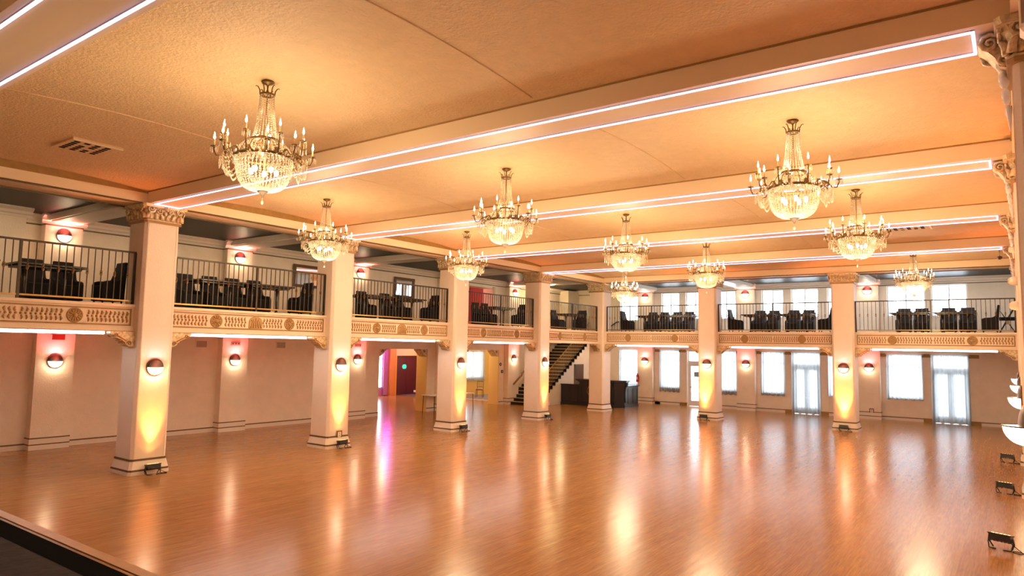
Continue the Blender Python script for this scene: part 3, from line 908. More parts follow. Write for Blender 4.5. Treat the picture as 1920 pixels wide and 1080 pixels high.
    # swags of crystal between the arms
    for i in range(8):
        mb = MB()
        a0 = 2*PI*(i+.1)/8; a1 = 2*PI*(i+.9)/8
        for lay in range(3):
            r = .56-.045*lay; n = 16
            for k in range(n+1):
                f = k/n; a = a0+(a1-a0)*f
                z = -1.08-(.15+.06*lay)*4*f*(1-f)
                mb.bead((r*math.cos(a), r*math.sin(a), z), .012, .018)
                if lay == 0 and 3 < k < 13: mb.ell((r*math.cos(a), r*math.sin(a), z-.04), (.007,.007,.03), 4, 3)
        a = a0
        for k in range(8):
            f = k/7; rr = .39+(.56-.39)*f; mb.bead((rr*math.cos(a), rr*math.sin(a), -1.09-.06*4*f*(1-f)), .010, .015)
        mb.build('crystal_swag', M['crystal'], t)
    # lamps
    for i in range(4):
        a = 2*PI*(i+.5)/4
        lamp('candle_light', 'POINT', (.58*math.cos(a), .58*math.sin(a), -.88), CH_P, CH_C, .10, parent=t)
    lamp('bowl_light', 'POINT', (0,0,-1.25), CH_B, CH_C2, .12, parent=t)
    for i in range(4):
        a = 2*PI*i/4
        lamp('bowl_fill', 'POINT', (.32*math.cos(a), .32*math.sin(a), -2.02), CH_D/4, CH_C2, .40, parent=t)  # added unseen lamps floating below the bowl, to light hall and balconies
    lamp('tower_light', 'POINT', (0,0,-.72), CH_B*.12, CH_C2, .03, parent=t)
    return t
M['candle'] = mat('ivory_candle_sleeve', (.75,.52,.25,1), .5)
CH_P = 4; CH_B = 9; CH_D = 105; CH_C = (1, .60, .25); CH_C2 = (1, .74, .44)
ZT = ZC+RISE-.005
chl = [((8.05,-2.35), 'largest crystal chandelier, at upper left before the stage'),
       ((2.5,3.15), 'crystal chandelier overlapping the second column from the left'),
       ((8.05,3.15), 'crystal chandelier in the middle of the ceiling, left of the two stacked ones'),
       ((13.55,3.15), 'large crystal chandelier at upper right'),
       ((2.45,8.65), 'small crystal chandelier in front of the third column from the left'),
       ((7.95,8.65), 'crystal chandelier whose drop hangs just above a smaller one'),
       ((13.5,8.65), 'crystal chandelier above the right amber-lit column'),
       ((8.1,14.15), 'crystal chandelier above the middle amber-lit column'),
       ((2.38,19.6), 'farthest crystal chandelier, straight below a larger one'),
       ((13.45,19.6), 'crystal chandelier in front of the right balcony windows')]
ch0 = None
for (x, y), l in chl:
    if ch0 is None: ch0 = make_chandelier(l, (x, y, ZT))
    else: dup(ch0, (x, y, ZT), random.uniform(-.3,.3), l)

# ------------------------------------------------------------------ windows, doors and sheer curtains of the far wall
wn = 0
def window(x0, x1, z0, z1, y, cas=2, rows=1, axis='y', transom=None):
    global wn; wn += 1
    mb = MB(); f = .06; d0, d1 = y+.10, y+.17
    def bx(a, b, c, d): 
        if axis == 'y': mb.box(a, d0, c, b, d1, d)
        else: mb.box(-d1, a, c, -d0, b, d)
    bx(x0, x0+f, z0, z1); bx(x1-f, x1, z0, z1); bx(x0+f, x1-f, z0, z0+f); bx(x0+f, x1-f, z1-f, z1)
    o = bpy.data.objects.new('window_%d' % wn, mb.mesh('window_frame', M['trimwhite'])); COL.objects.link(o); o['kind'] = 'structure'
    mb = MB(); 
    for i in range(1, cas): bx(x0+(x1-x0)*i/cas-.025, x0+(x1-x0)*i/cas+.025, z0+f, z1-f)
    for i in range(1, rows): bx(x0+f, x1-f, z0+(z1-z0)*i/rows-.012, z0+(z1-z0)*i/rows+.012)
    if transom: bx(x0+f, x1-f, transom-.04, transom+.04)
    if mb.v: mb.build('mullion', M['trimwhite'], o)
    mb = MB(); yy = y+.135
    if axis == 'y': mb.box(x0+f, yy-.003, z0+f, x1-f, yy+.003, z1-f)
    else: mb.box(-yy-.003, x0+f, z0+f, -yy+.003, x1-f, z1-f)
    mb.build('pane', M['pane'], o)
    mb = MB()
    if axis == 'y': mb.box(x0-.03, y-.05, z0-.04, x1+.03, y+.12, z0)
    else: mb.box(-y-.12, x0-.03, z0-.04, -y+.05, x1+.03, z0)
    if z0 > .1: mb.build('sill', M['trimwhite'], o)
    return o
for w in UPW: window(*w, YW, 2)
for w in LOWW: window(*w, YW, 1, transom=2.45)
def curtain(label, x0, x1, z0, z1, y, axis='y', waves=9):
    t = thing('sheer_curtain', label, 'curtain', ((x0+x1)/2, y, z1) if axis == 'y' else (y, (x0+x1)/2, z1), 0 if axis == 'y' else PI/2, 'sheer white curtains')
    h = (x1-x0)/2; H = z1-z0; nx, nz = waves*8, 6
    rnd = random.Random(int(x0*100)); ph = [rnd.uniform(0, 6) for _ in range(3)]
    vs = []; fs = []
    for j in range(nz+1):
        for i in range(nx+1):
            u = i/nx; x = -h+2*h*u*1.0
            amp = .018+.018*j/nz
            yy = amp*math.sin(2*PI*waves*u+ph[0]+.6*math.sin(5*u+ph[1]))+.012*math.sin(2*PI*waves*.43*u+ph[2])
            dz = -.02*math.sin(2*PI*waves*.5*u) if j == nz else 0
            vs.append((x*(1+.02*j/nz), yy, -H*j/nz+dz))
    for j in range(nz):
        for i in range(nx): fs.append((j*(nx+1)+i, j*(nx+1)+i+1, (j+1)*(nx+1)+i+1, (j+1)*(nx+1)+i))
    mb = MB(); mb.add(vs, fs, True); mb.build('voile', M['sheer'], t)
    mb = MB(); mb.tube([(-h-.04,0,.01),(h+.04,0,.01)], .012, 8); mb.build('rod', M['white'], t)
    return t
yc = YW-.07
for l, a, b, z in [('sheer curtain behind the bar end, beside the extinguisher', -2.42, -1.24, .95),
                   ('sheer curtain hanging below its sill, left of the glazed door', .1, 1.25, .72),
                   ('sheer curtain just right of the middle amber-lit column', 3.25, 4.38, .74),
                   ('short sheer curtain right of the middle pilaster', 5.64, 6.8, .82),
                   ('floor-length sheer curtain left of the right amber-lit column', 7.13, 8.48, .02),
                   ('sheer curtain mostly hidden behind the right amber-lit column', 8.8, 9.97, .95),
                   ('short sheer curtain at the right, beside the floor-length one', 11.35, 12.79, .96),
                   ('floor-length sheer curtain nearest the right border', 13.12, 14.55, .02)]:
    curtain(l, a, b, z, 3.01, yc)
# doors of the far wall
dn = 0
def glazed_door(x0, x1, bare):
    global dn; dn += 1
    y0, y1 = YW+.10, YW+.16; zt = 2.28
    mb = MB(); f = .06
    mb.box(x0, y0, 0, x0+f, y1, 3.0); mb.box(x1-f, y0, 0, x1, y1, 3.0); mb.box(x0+f, y0, 2.94, x1-f, y1, 3.0); mb.box(x0+f, y0, zt, x1-f, y1, zt+.16)
    o = bpy.data.objects.new('door_%d' % dn, mb.mesh('door_frame', M['trimwhite'])); COL.objects.link(o); o['kind'] = 'structure'
    leaves = [(x0+f, x1-f)] if bare else [(x0+f, (x0+x1)/2), ((x0+x1)/2, x1-f)]
    for a, b in leaves:
        mb = MB(); w = .11
        mb.box(a, y0+.005, .01, a+w, y1-.01, zt); mb.box(b-w, y0+.005, .01, b, y1-.01, zt); mb.box(a+w, y0+.005, .01, b-w, y1-.01, .30); mb.box(a+w, y0+.005, zt-.12, b-w, y1-.01, zt)
        for i in range(1, 5): mb.box(a+w, y0+.015, .3+i*(zt-.42)/5-.012, b-w, y1-.02, .3+i*(zt-.42)/5+.012)
        mb.box((a+b)/2-.012, y0+.015, .3, (a+b)/2+.012, y1-.02, zt-.12)
        lf = mb.build('door_leaf', M['trimwhite'], o)
        mb = MB(); mb.tube([(a+w*.5,y0-.05,1.02),(a+w*.5+.12,y0-.05,1.02)], .012, 6); mb.tube([(a+w*.5,y0-.05,1.02),(a+w*.5,y0+.01,1.02)], .012, 6)
        mb.build('door_handle', M['bronze'], lf)
    mb = MB(); mb.box(x0+f, y0+.03, .02, x1-f, y0+.036, 2.94); mb.build('pane', M['pane'], o)
    return o
for i, d in enumerate(LOWD): glazed_door(d[0], d[1], i == 0)
mb = MB(); mb.box(2.02, YW+.095, 1.58, 2.27, YW+.101, 1.86)
tag(mb.build('door_notice', mat('blue_grey_paper', (.30,.45,.52,1), .6)), 'small blue-grey notice stuck on the glazed door', 'notice')

# added fill downlights, hidden behind the column beams to brighten the balconies
def downlight(label, x, y, tilt, power, col):
    t = thing('added_downlight', label, 'fill light', (x,y,6.5), 0, 'added downlights hidden in the aisles')
    mb = MB(); mb.lathe([(.06,0),(.085,0),(.085,-.012),(.06,-.004)], 14); mb.build('trim_ring', M['white'], t)
    mb = MB(); mb.lathe([(.001,-.002),(.06,-.002)], 14, cap=False); mb.build('lens', M['tube'], t)
    lamp('downlight_fill', 'SPOT', (0,0,-.03), power, col, .06, tilt, 2.6, .6, t)
DLW = 60
for y0, y1 in left_bays:
    for f in (.27, .73): downlight('added unseen downlight in the dark ceiling of the left aisle', -1.6, y0+(y1-y0)*f, (0,.55,0), DLW, (1,.68,.38))
for x0, x1 in far_bays:
    for f in (.27, .73): downlight('added unseen downlight in the dark ceiling of the far aisle', x0+(x1-x0)*f, YF+W+.8, (.55,0,0), 150, (1,.92,.84))

# ------------------------------------------------------------------ balcony furniture
CH = {}
def chair_proto(label, loc, rz):
    """backrest at +y side, sitter faces -y; stands on z = 0"""
    t = thing('dining_armchair', label, 'chair', loc, rz, None)
    mb = MB(); mb.box(-.25,-.26,.10,.25,.22,.46); mb.build('seat', M['black_fabric'], t, bevel=.03)
    mb = MB()
    vs = []; prof = [(.46,.16,.25),(.64,.175,.265),(.84,.20,.285),(1.04,.235,.30)]
    for z, a, b in [(.10,.14,.25)]+prof:
        w = .245 if z < .7 else .225
        vs += [(-w,a,z),(w,a,z),(w,b,z),(-w,b,z)]
    fs = [(0,3,2,1)]+[(4*j+i, 4*j+(i+1)%4, 4*j+4+(i+1)%4, 4*j+4+i) for j in range(4) for i in range(4)]+[(16,17,18,19)]
    mb.add(vs, fs); mb.build('backrest', M['black_fabric'], t, bevel=.02)
    for s in (-1, 1):
        mb = MB()
        pr = [(-.27,.10),(-.27,.47),(-.24,.54),(-.15,.57),(.05,.58),(.14,.62),(.19,.76),(.225,.93),(.27,.93),(.24,.10)]
        mb.prism([(p[0], p[1]) for p in pr], s*.24-.035, s*.24+.035, Matrix.Rotation(PI/2, 4, 'Z'))
        mb.build('arm', M['black_fabric'], t, bevel=.015)
    for x, y in ((-.22,-.22),(.22,-.22),(-.22,.2),(.22,.2)):
        mb = MB(); mb.lathe([(.014,0),(.022,.11)], 6, Matrix.Translation((x,y,0))); mb.build('leg', M['black_wood'], t)
    return t
def flip_arm(): pass
def put_chair(label, x, y, rz, grp):
    if 'p' not in CH:
        CH['p'] = chair_proto(label, (x,y,FL), rz); CH['p']['group'] = grp; return CH['p']
    return dup(CH['p'], (x,y,FL), rz, label, grp)
# rz: backrest direction = local +y.   toward -x -> pi/2 ; toward +y -> 0 ; toward -x on the far balcony ends -> +-pi/2
BW = PI/2; BPY = 0
L = 'chairs on the left balcony'; FR = 'chairs on the far balcony'
xc = -2.02; xe = -1.13
for lab, x, y, r in [
    ('black armchair behind the leftmost table at the left border, left of its pair', xc, -1.45, BW),
    ('black armchair behind the leftmost table at the left border, right of its pair', xc, -.79, BW),
    ('black armchair in side view at the left, beside the leftmost column', xe, -.22, BPY),
    ('black armchair behind the table, first right of the leftmost column', xc, 2.22, BW),
    ('black armchair behind the table, second right of the leftmost column', xc, 2.95, BW),
    ('black armchair behind the table, third right of the leftmost column', xc, 3.66, BW),
    ('black armchair behind the middle post of the second railing', xc, 4.37, BW),
    ('black armchair half hidden left of the second column', xe-.2, 5.38, BPY),
    ('black armchair just right of the second column', xc, 8.62, BW),
    ('black armchair below the balcony mirror, left of its pair', xc, 9.72, BW),
    ('black armchair below the balcony mirror, right of its pair', xc, 10.36, BW),
    ('black armchair in side view left of the third column', xe, 10.95, BPY),
    ('black armchair below the pink panel, left of its pair', xc, 14.95, BW),
    ('black armchair below the pink panel, right of its pair', xc, 15.58, BW),
    ('black armchair in side view left of the staircase column', xe, 16.62, BPY),
    ('black armchair above the staircase, facing the hall behind the table', xc, 21.1, BW),
    ('black armchair in side view above the staircase, beside the corner column', xe, 21.7, BPY)]:
    put_chair(lab, x, y, r, L)
yf = 24.1; ye = 23.1
for lab, x, y, r in [
    ('black armchair in side view below the farthest chandelier', .78, ye, PI/2),
    ('black armchair, first of four facing the hall over the bar', 1.58, yf, BPY),
    ('black armchair, second of four facing the hall over the bar', 2.2, yf, BPY),
    ('black armchair, third of four facing the hall over the bar', 2.86, yf, BPY),
    ('black armchair, fourth of four facing the hall, beside the middle amber-lit column', 3.48, yf, BPY),
    ('black armchair in side view right of the middle amber-lit column', 6.12, ye, PI/2),
    ('black armchair left of the middle post of the central far railing', 6.85, yf, BPY),
    ('black armchair at the middle post of the central far railing', 7.47, yf, BPY),
    ('black armchair, first right of the central far railing post', 8.32, yf, BPY),
    ('black armchair, second right of the central far railing post', 8.95, yf, BPY),
    ('black armchair in side view left of the right amber-lit column', 9.88, ye, -PI/2),
    ('black armchair under the left of the two right balcony windows', 12.6, yf, BPY),
    ('black armchair left of the railing post on the right far balcony', 13.22, yf, BPY),
    ('black armchair, first right of the post on the right far balcony', 14.13, yf, BPY),
    ('black armchair, second right of the post on the right far balcony', 14.76, yf, BPY),
    ('black armchair in side view at the right end of the far balcony', 15.50, ye, -PI/2)]:
    put_chair(lab, x, y, r, FR)
TB = {}
def put_table(label, x, y, rz, length=1.36, grp='dark tables on the balcony'):
    key = length
    if key not in TB:
        t = thing('dining_table', label, 'table', (x,y,FL), rz, grp)
        h = length/2
        mb = MB(); mb.box(-h,-.45,.745,h,.45,.79); mb.box(-h+.08,-.33,.70,h-.08,.33,.745); mb.build('table_top', M['table'], t, bevel=.008)
        for s in (-1, 1):
            mb = MB(); x0 = s*(h-.28)
            mb.lathe([(.09,.70),(.045,.66),(.035,.5),(.035,.08),(.06,.05),(.06,.03)], 10, Matrix.Translation((x0,0,0))); mb.build('pedestal', M['table'], t)
            mb = MB(); mb.box(x0-.03,-.3,0,x0+.03,.3,.035); mb.box(x0-.2,-.03,0,x0+.2,.03,.035); mb.build('foot', M['table'], t)
        TB[key] = t; return t
    return dup(TB[key], (x,y,FL), rz, label, grp)
xt = -.93; yt = 23.03
for lab, x, y, r in [('dark table cut by the left border behind the railing', xt, -3.30, PI/2), ('dark table at the railing left of the leftmost column', xt, -1.64, PI/2),
                     ('dark table at the railing, first right of the leftmost column', xt, 2.38, PI/2), ('dark table at the railing, second right of the leftmost column', xt, 3.85, PI/2),
                     ('dark table at the railing, first right of the second column', xt, 7.95, PI/2), ('dark table at the railing below the mirror near the third column', xt, 9.36, PI/2),
                     ('dark table at the railing over the yellow doorway', xt, 14.75, PI/2), ('dark table at the railing above the staircase', xt, 20.5, PI/2),
                     ('dark table on the far balcony over the bar, left half', 2.15, yt, 0), ('dark table on the far balcony over the bar, right half', 3.60, yt, 0),
                     ('dark table left of the central far railing post', 7.2, yt, 0), ('dark table right of the central far railing post', 8.75, yt, 0),
                     ('dark table under the left window of the right far balcony', 12.95, yt, 0), ('dark table under the right window of the right far balcony', 14.42, yt, 0)]:
    put_table(lab, x, y, r)
t = thing('high_chair', 'black stand with crossed legs at the right end of the far balcony', 'stand', (16.0,23.55,FL), 0)
mb = MB()
mb.tube([(-.26,0,0),(.2,.06,.95)], .018, 6); mb.tube([(.26,0,0),(-.2,.06,.85)], .018, 6); mb.tube([(-.26,.3,0),(.2,.3,.9)], .018, 6); mb.tube([(.26,.3,0),(-.2,.3,.85)], .018, 6)
mb.build('crossed_legs', M['black_wood'], t)
mb = MB(); mb.box(-.24,-.02,.50,.24,.32,.62); mb.build('seat', M['black_fabric'], t, bevel=.02)
mb = MB(); mb.box(-.05,-.1,.35,.08,-.04,.48); mb.build('white_cloth', M['treadedge'], t)

# framed mirrors on the balcony wall
def wall_mirror(label, y0, y1, z0, z1):
    t = thing('wall_mirror', label, 'mirror', (XW+.05, (y0+y1)/2, (z0+z1)/2), RZL)
    t.rotation_euler.x = .045
    h = (y1-y0)/2; v = (z1-z0)/2; f = .11
    mb = MB(); mb.box(-h,-.05,-v,h,0,-v+f); mb.box(-h,-.05,v-f,h,0,v); mb.box(-h,-.05,-v+f,-h+f,0,v-f); mb.box(h-f,-.05,-v+f,h,0,v-f); mb.build('frame', M['frame'], t)
    mb = MB(); mb.box(-h+f,-.02,-v+f,h-f,-.01,v-f); mb.build('glass', M['mirror'], t)
wall_mirror('brown framed mirror on the balcony wall left of the second column', 8.3, 9.75, 5.16, 6.02)
wall_mirror('brown framed mirror on the balcony wall left of the third column', 13.55, 14.8, 5.12, 6.02)

# alcove behind the balcony wall
mb = MB(); x1 = XW-.65
mb.box(x1-1.6, 18.2, FL-.1, x1-1.5, 21.6, 6.4); mb.box(x1-1.5, 18.2, FL-.1, x1, 18.3, 6.4); mb.box(x1-1.5, 21.5, FL-.1, x1, 21.6, 6.4)
mb.box(x1-1.5, 18.3, 6.3, x1, 21.5, 6.4); mb.box(x1-1.5, 18.3, FL-.1, x1, 21.5, FL)
struct('wall_alcove', mb, M['pink'])
t = thing('alcove_door', 'plum door in a gold frame at the left of the pink upstairs alcove', 'door', (x1-1.5, 20.1, FL))
mb = MB(); mb.box(0,-.35,0,.05,.35,1.75); mb.build('door_leaf', M['purple'], t)
mb = MB(); mb.box(0,.35,0,.08,.48,1.95); mb.box(0,-.48,0,.08,-.35,1.95); mb.box(0,-.48,1.75,.08,.48,1.95); mb.build('door_frame', M['yellow'], t)
mb = MB(); mb.box(XW-.01, ALC[0]-.1, FL, XW+.04, ALC[0], 6.15); mb.box(XW-.01, ALC[1], FL, XW+.04, ALC[1]+.16, 6.15)
struct('trim_alcove', mb, M['treadedge'])
lamp('alcove_lamp', 'POINT', (x1-.7, 19.6, 6.0), 25, (1,.45,.35), .1)

# ------------------------------------------------------------------ grilles and small wall fittings
def grille(label, loc, w, h, rz, mt='grille'):
    t = thing('air_grille', label, 'vent', loc, rz)
    mb = MB(); mb.box(-w/2,-.02,-h/2,w/2,0,h/2); mb.build('grille_frame', M['wall'], t)
    mb = MB(); n = int(h/.03)
    for i in range(n): mb.box(-w/2+.03,-.028,-h/2+.03+i*(h-.06)/n,w/2-.03,-.018,-h/2+.045+i*(h-.06)/n)
    mb.build('louvres', M[mt], t)
grille('small square air grille left of the second lower sconce', (XW, 4.85, 2.95), .42, .27, RZL)
grille('small square air grille right of the second lower sconce', (XW, 7.95, 2.95), .42, .27, RZL)
def ceiling_vent(label, x, y, w, h):
    z = ZC+RISE*4*.5*.5*0.985
    t = thing('ceiling_vent', label, 'vent', (x, y, ZC+RISE*.99-.002), 0)
    mb = MB(); mb.box(-w/2,-h/2,-.035,w/2,h/2,.0); mb.build('vent_plate', M['ceil'], t)
    mb = MB(); rnd = random.Random(3)
    for i in range(6):
        for j in range(4):
            if rnd.random() < .85: mb.box(-w/2+.1+i*(w-.2)/6,-h/2+.08+j*(h-.16)/4,-.037,-w/2+.1+i*(w-.2)/6+.09,-h/2+.08+j*(h-.16)/4+.10,-.034)
    mb.build('perforations', M['rubber'], t)
    mb = MB(); mb.box(w/2-.05,-h/2,-.05,w/2,h/2,-.035); mb.build('lip', M['base'], t)
ceiling_vent('perforated ceiling vent at the far left, left of the largest chandelier', 2.4, -2.3, .95, .85)
ceiling_vent('pale ceiling vent right of the chandelier over the right amber-lit column', 13.85, 14.35, 1.2, .7)
ceiling_vent('ceiling vent left of the chandelier with one hanging below it', 2.6, 13.9, 1.0, .7)

def small(name, label, cat, mbs, loc, rz=0):
    t = thing(name, label, cat, loc, rz)
    for n, mb, mt in mbs: mb.build(n, mt, t)
    return t
# exit box under the first tube light
mb = MB(); mb.box(-.15,-.05,-.09,.15,.02,.06); m2 = MB(); m2.box(-.19,-.02,.06,.19,.02,.10)
small('sign_box', 'small red sign box under the tube light at the left border', 'sign', [('box', mb, M['red']), ('bracket', m2, M['white'])], (XP+.12, .4, 3.1), RZL)
for i, (y, l) in enumerate([(5.92,'small brown plaque above the second lower sconce'), (11.4,'small brown plaque above the sconce left of the purple-lit doorway')]):
    mb = MB(); mb.box(-.17,-.02,-.06,.17,0,.06); m2 = MB()
    for k in range(3): m2.lathe([(.03,0),(.03,.012),(.001,.014)], 8, Matrix.Translation((-.1+.1*k,-.02,0)) @ Matrix.Rotation(PI/2,4,'X'))
    small('wall_plaque', l, 'plaque', [('plate', mb, M['grille']), ('studs', m2, M['stripe'])], (XP, y, 2.98), RZL)
for y, z, l in [(21.52,2.10,'upper dark round wall fitting left of the stairs'), (21.66,1.72,'lower dark round wall fitting left of the stairs')]:
    mb = MB(); mb.lathe([(.001,0),(.085,0),(.085,.03),(.05,.035),(.045,.015),(.001,.015)], 14, Matrix.Rotation(PI/2,4,'X')); m2 = MB(); m2.lathe([(.001,.015),(.04,.015),(.03,.03),(.001,.03)], 10, Matrix.Rotation(PI/2,4,'X'))
    small('wall_fitting', l, 'fitting', [('ring', mb, M['iron']), ('centre', m2, M['white'])], (XW, y, z), RZL)
# power outlets
def outlet(label, loc, rz):
    mb = MB(); mb.box(-.06,-.012,-.07,.06,0,.07); m2 = MB(); m2.box(-.095,-.014,-.09,-.06,0,.105); m2.box(.06,-.014,-.09,.095,0,.105); m2.box(-.095,-.014,.07,.095,0,.105)
    m3 = MB(); m3.box(-.02,-.016,.012,.02,-.011,.05); m3.box(-.02,-.016,-.05,.02,-.011,-.012)
    small('power_outlet', label, 'outlet', [('plate', mb, M['base']), ('painted_surround', m2, M['stripe']), ('sockets', m3, M['grille'])], loc, rz)
outlet('power outlet framed by the brown line on the second column', (.026, S+W/2+.02, .39), RZL)
outlet('power outlet framed by the brown line on the right far pilaster', (10.72, YP-.03, .39), 0)
# fire extinguisher
mb = MB(); mb.lathe([(.001,0),(.075,.0),(.08,.03),(.08,.34),(.06,.40),(.025,.43),(.025,.46)], 14); m2 = MB(); m2.box(-.02,-.08,.46,.02,.05,.48); m2.tube([(0,-.04,.47),(.07,-.08,.42),(.1,-.07,.2)], .012, 6)
m3 = MB(); m3.box(-.05,-.083,.14,.05,-.075,.30)
small('fire_extinguisher', 'red fire extinguisher on the pilaster beside the bar', 'extinguisher', [('cylinder', mb, M['red']), ('valve_hose', m2, M['rubber']), ('tag', m3, M['white'])], (-1.12, YP-.079, 1.18), 0)
# hanging dome camera
mb = MB(); mb.tube([(0,0,0),(0,0,-.34)], .012, 6); mb.lathe([(.05,-.01),(.05,0),(.001,0)], 10); m2 = MB(); m2.lathe([(.001,-.44),(.05,-.42),(.075,-.37),(.075,-.34),(.02,-.32)], 14)
small('dome_camera', 'small dark dome on a rod hanging near the right end of the far balcony', 'camera', [('rod', mb, M['brass']), ('dome', m2, M['bronze'])], (15.9, 19.6, 6.604), 0)
# loudspeaker at the top right border
mb = MB(); mb.sq([(-.26,.13),(-.22,.16),(.22,.16),(.26,.13)], .05); m2 = MB(); m2.box(-.15,-.165,-.2,-.02,-.158,.2); m3 = MB(); m3.tube([(0,.1,0),(0,.35,.0)], .03, 8)
small('wall_speaker', 'rounded pale speaker cut off by the top right corner', 'speaker', [('cabinet', mb, M['base']), ('grille', m2, M['grille']), ('arm', m3, M['bronze'])], (16.50, -.42, 6.12), 0)
for y, z, l in [(11.4,5.45,'pale round fitting below the second right-hand capital'), (5.9,4.26,'upper pale round fitting at the right border of the far balcony'), (5.9,3.86,'lower pale round fitting at the right border of the far balcony')]:
    mb = MB(); mb.lathe([(.001,0),(.07,0),(.075,.04),(.065,.09),(.04,.12),(.001,.125)], 14, Matrix.Rotation(PI/2,4,'X')); m2 = MB(); m2.lathe([(.05,.121),(.03,.13),(.001,.13)], 10, Matrix.Rotation(PI/2,4,'X'))
    small('round_fitting', l, 'fitting', [('body', mb, M['base']), ('centre', m2, M['capital'])], (XR, y, z), -PI/2)

# ------------------------------------------------------------------ staircase
SX0, SX1 = XW+.02, -3.8; Y0 = 22.05; NR = 22; RH = FL/NR; TD = .277
t = thing('staircase', 'black carpeted staircase with pale nosings rising behind the fourth column', 'staircase', (0,0,0), 0)
for i in range(NR-1):
    y = Y0+TD*i; z = RH*(i+1)
    mb = MB(); mb.box(SX0, y, z-RH, SX1+.03, y+.03, z-.03); mb.box(SX0, y-.02, z-.05, SX1+.03, y+TD+.03, z-.004)
    o = mb.build('step', M['tread'], t)
    mb = MB(); mb.box(SX0, y-.025, z-.032, SX1-.01, y+.03, z); mb.build('step_nosing', M['treadedge'], o)
mb = MB()
poly = []
for i in range(NR-1):
    y = Y0+TD*i; poly += [(y, RH*i), (y, RH*(i+1)-.045)]
yE = Y0+TD*(NR-1); poly += [(yE, RH*(NR-1)-.045), (yE, 0)]
n = len(poly)
# the side wall under the steps, cut as columns of boxes
for i in range(NR-1):
    y = Y0+TD*i; mb.box(SX1-.12, y, 0, SX1, y+TD, RH*(i+1)-.05)
mb.build('side_wall', M['wall'], t)
mb = MB(); mb.box(SX1, Y0+1.2, 0, SX1+.02, 24.3, .12); mb.build('side_baseboard', M['base'], t)
mb = MB()
pts = [(SX1-.08, Y0+TD*i, RH*(i+1)+.90) for i in (0.2, NR-1)]
mb.tube(pts, .028, 8); mb.tube([(SX1-.08, Y0+.05, RH), (SX1-.08, Y0+.05, RH+1.0)], .035, 8); mb.build('handrail', M['brass'], t)
mb = MB(); mb.box(-.008,-.008,0,.008,.008,.88); bm_ = mb.mesh('stair_baluster', M['brass'])
for i in range(NR-1):
    for f in (.25, .75):
        o = bpy.data.objects.new('stair_baluster', bm_); COL.objects.link(o); o.parent = t; o.location = (SX1-.08, Y0+TD*(i+f), RH*(i+1)+(RH*(f-.2)))
mb = MB(); mb.prism([(Y0-.1,0),(Y0-.1,.16),(Y0+.1,.40),(yE,FL+.3),(yE,FL-.1)], -SX0-.03, -SX0, Matrix.Rotation(PI/2,4,'Z')); mb.build('skirting', M['base'], t)
t = thing('wall_handrail', 'brown wooden handrail on the left wall at the foot of the stairs', 'handrail', (XW,0,0), 0)
mb = MB(); a = Vector((.36, 22.25, 1.05)); d = Vector((0, TD, RH))/TD
p = [a, a+Vector((0,.72,.47)), a+Vector((0,.74,.55)), a+Vector((0,5.4,3.52))]
mb.tube([tuple(q) for q in p], .05, 8); mb.build('rail', M['handrail'], t)
for u in (.3, 2.0, 3.8):
    mb = MB(); q = a+Vector((0,u,u*.64)); mb.tube([tuple(q+Vector((0,0,-.03))), (.03, q.y, q.z-.09), (0,q.y,q.z-.09)], .012, 6); mb.build('rail_bracket', M['brass'], t)
# guard rail round the stair opening
t = thing('stair_guard', 'gold-lit guard rail around the stair opening on the balcony', 'railing', (-3.4, 25.4, 0), PI/2)
mb = MB(); mb.box(-2.5,-.02,4.72,2.5,.02,4.76); mb.build('top_rail', M['brass'], t)
mb = MB(); mb.box(-2.5,-.015,3.93,2.5,.015,3.96); mb.build('bottom_rail', M['brass'], t)
for x in (-2.48, 0, 2.48):
    mb = MB(); mb.box(x-.025,-.025,FL,x+.025,.025,4.74); mb.build('post', M['iron'], t)
mb = MB(); mb.box(-.008,-.008,3.95,.008,.008,4.73); bm_ = mb.mesh('baluster', M['brass'])
for i in range(1, 34):
    o = bpy.data.objects.new('baluster', bm_); COL.objects.link(o); o.parent = t; o.location = (-2.48+4.96*i/34, 0, 0)
t = thing('short_handrail', 'short dark handrail sloping up on the far balcony wall over the bar', 'handrail', (0,YW,0), 0)
mb = MB(); mb.tube([(-2.95,-.08,4.36),(-2.60,-.08,4.58),(-2.45,-.08,4.60)], .03, 8); mb.build('rail', M['iron'], t)
mb = MB(); mb.tube([(-2.75,-.08,4.46),(-2.75,0,4.40)], .014, 6); mb.build('rail_bracket', M['iron'], t)
t = thing('cupboard_door', 'plain dark door in the wall under the stairs behind the bar', 'door', (SX1, 26.2, 0), 0)
mb = MB(); mb.box(0,-.42,.02,.05,.42,2.05); mb.build('door_leaf', M['frame'], t)
mb = MB(); mb.box(0,-.5,0,.04,-.42,2.12); mb.box(0,.42,0,.04,.5,2.12); mb.box(0,-.5,2.05,.04,.5,2.12); mb.build('door_frame', M['stripe'], t)
lamp('stair_lamp', 'POINT', (-4.6, 24.6, 5.9), 90, (1,.72,.30), .1)
lamp('stair_front_fill', 'POINT', (-2.6, 22.4, 3.1), 22, (1,.74,.40), .1)  # added lamp without a fixture, brightens the treads from the front
lamp('stair_lamp_low', 'POINT', (-2.4, 26.6, 2.9), 18, (1,.72,.42), .1)

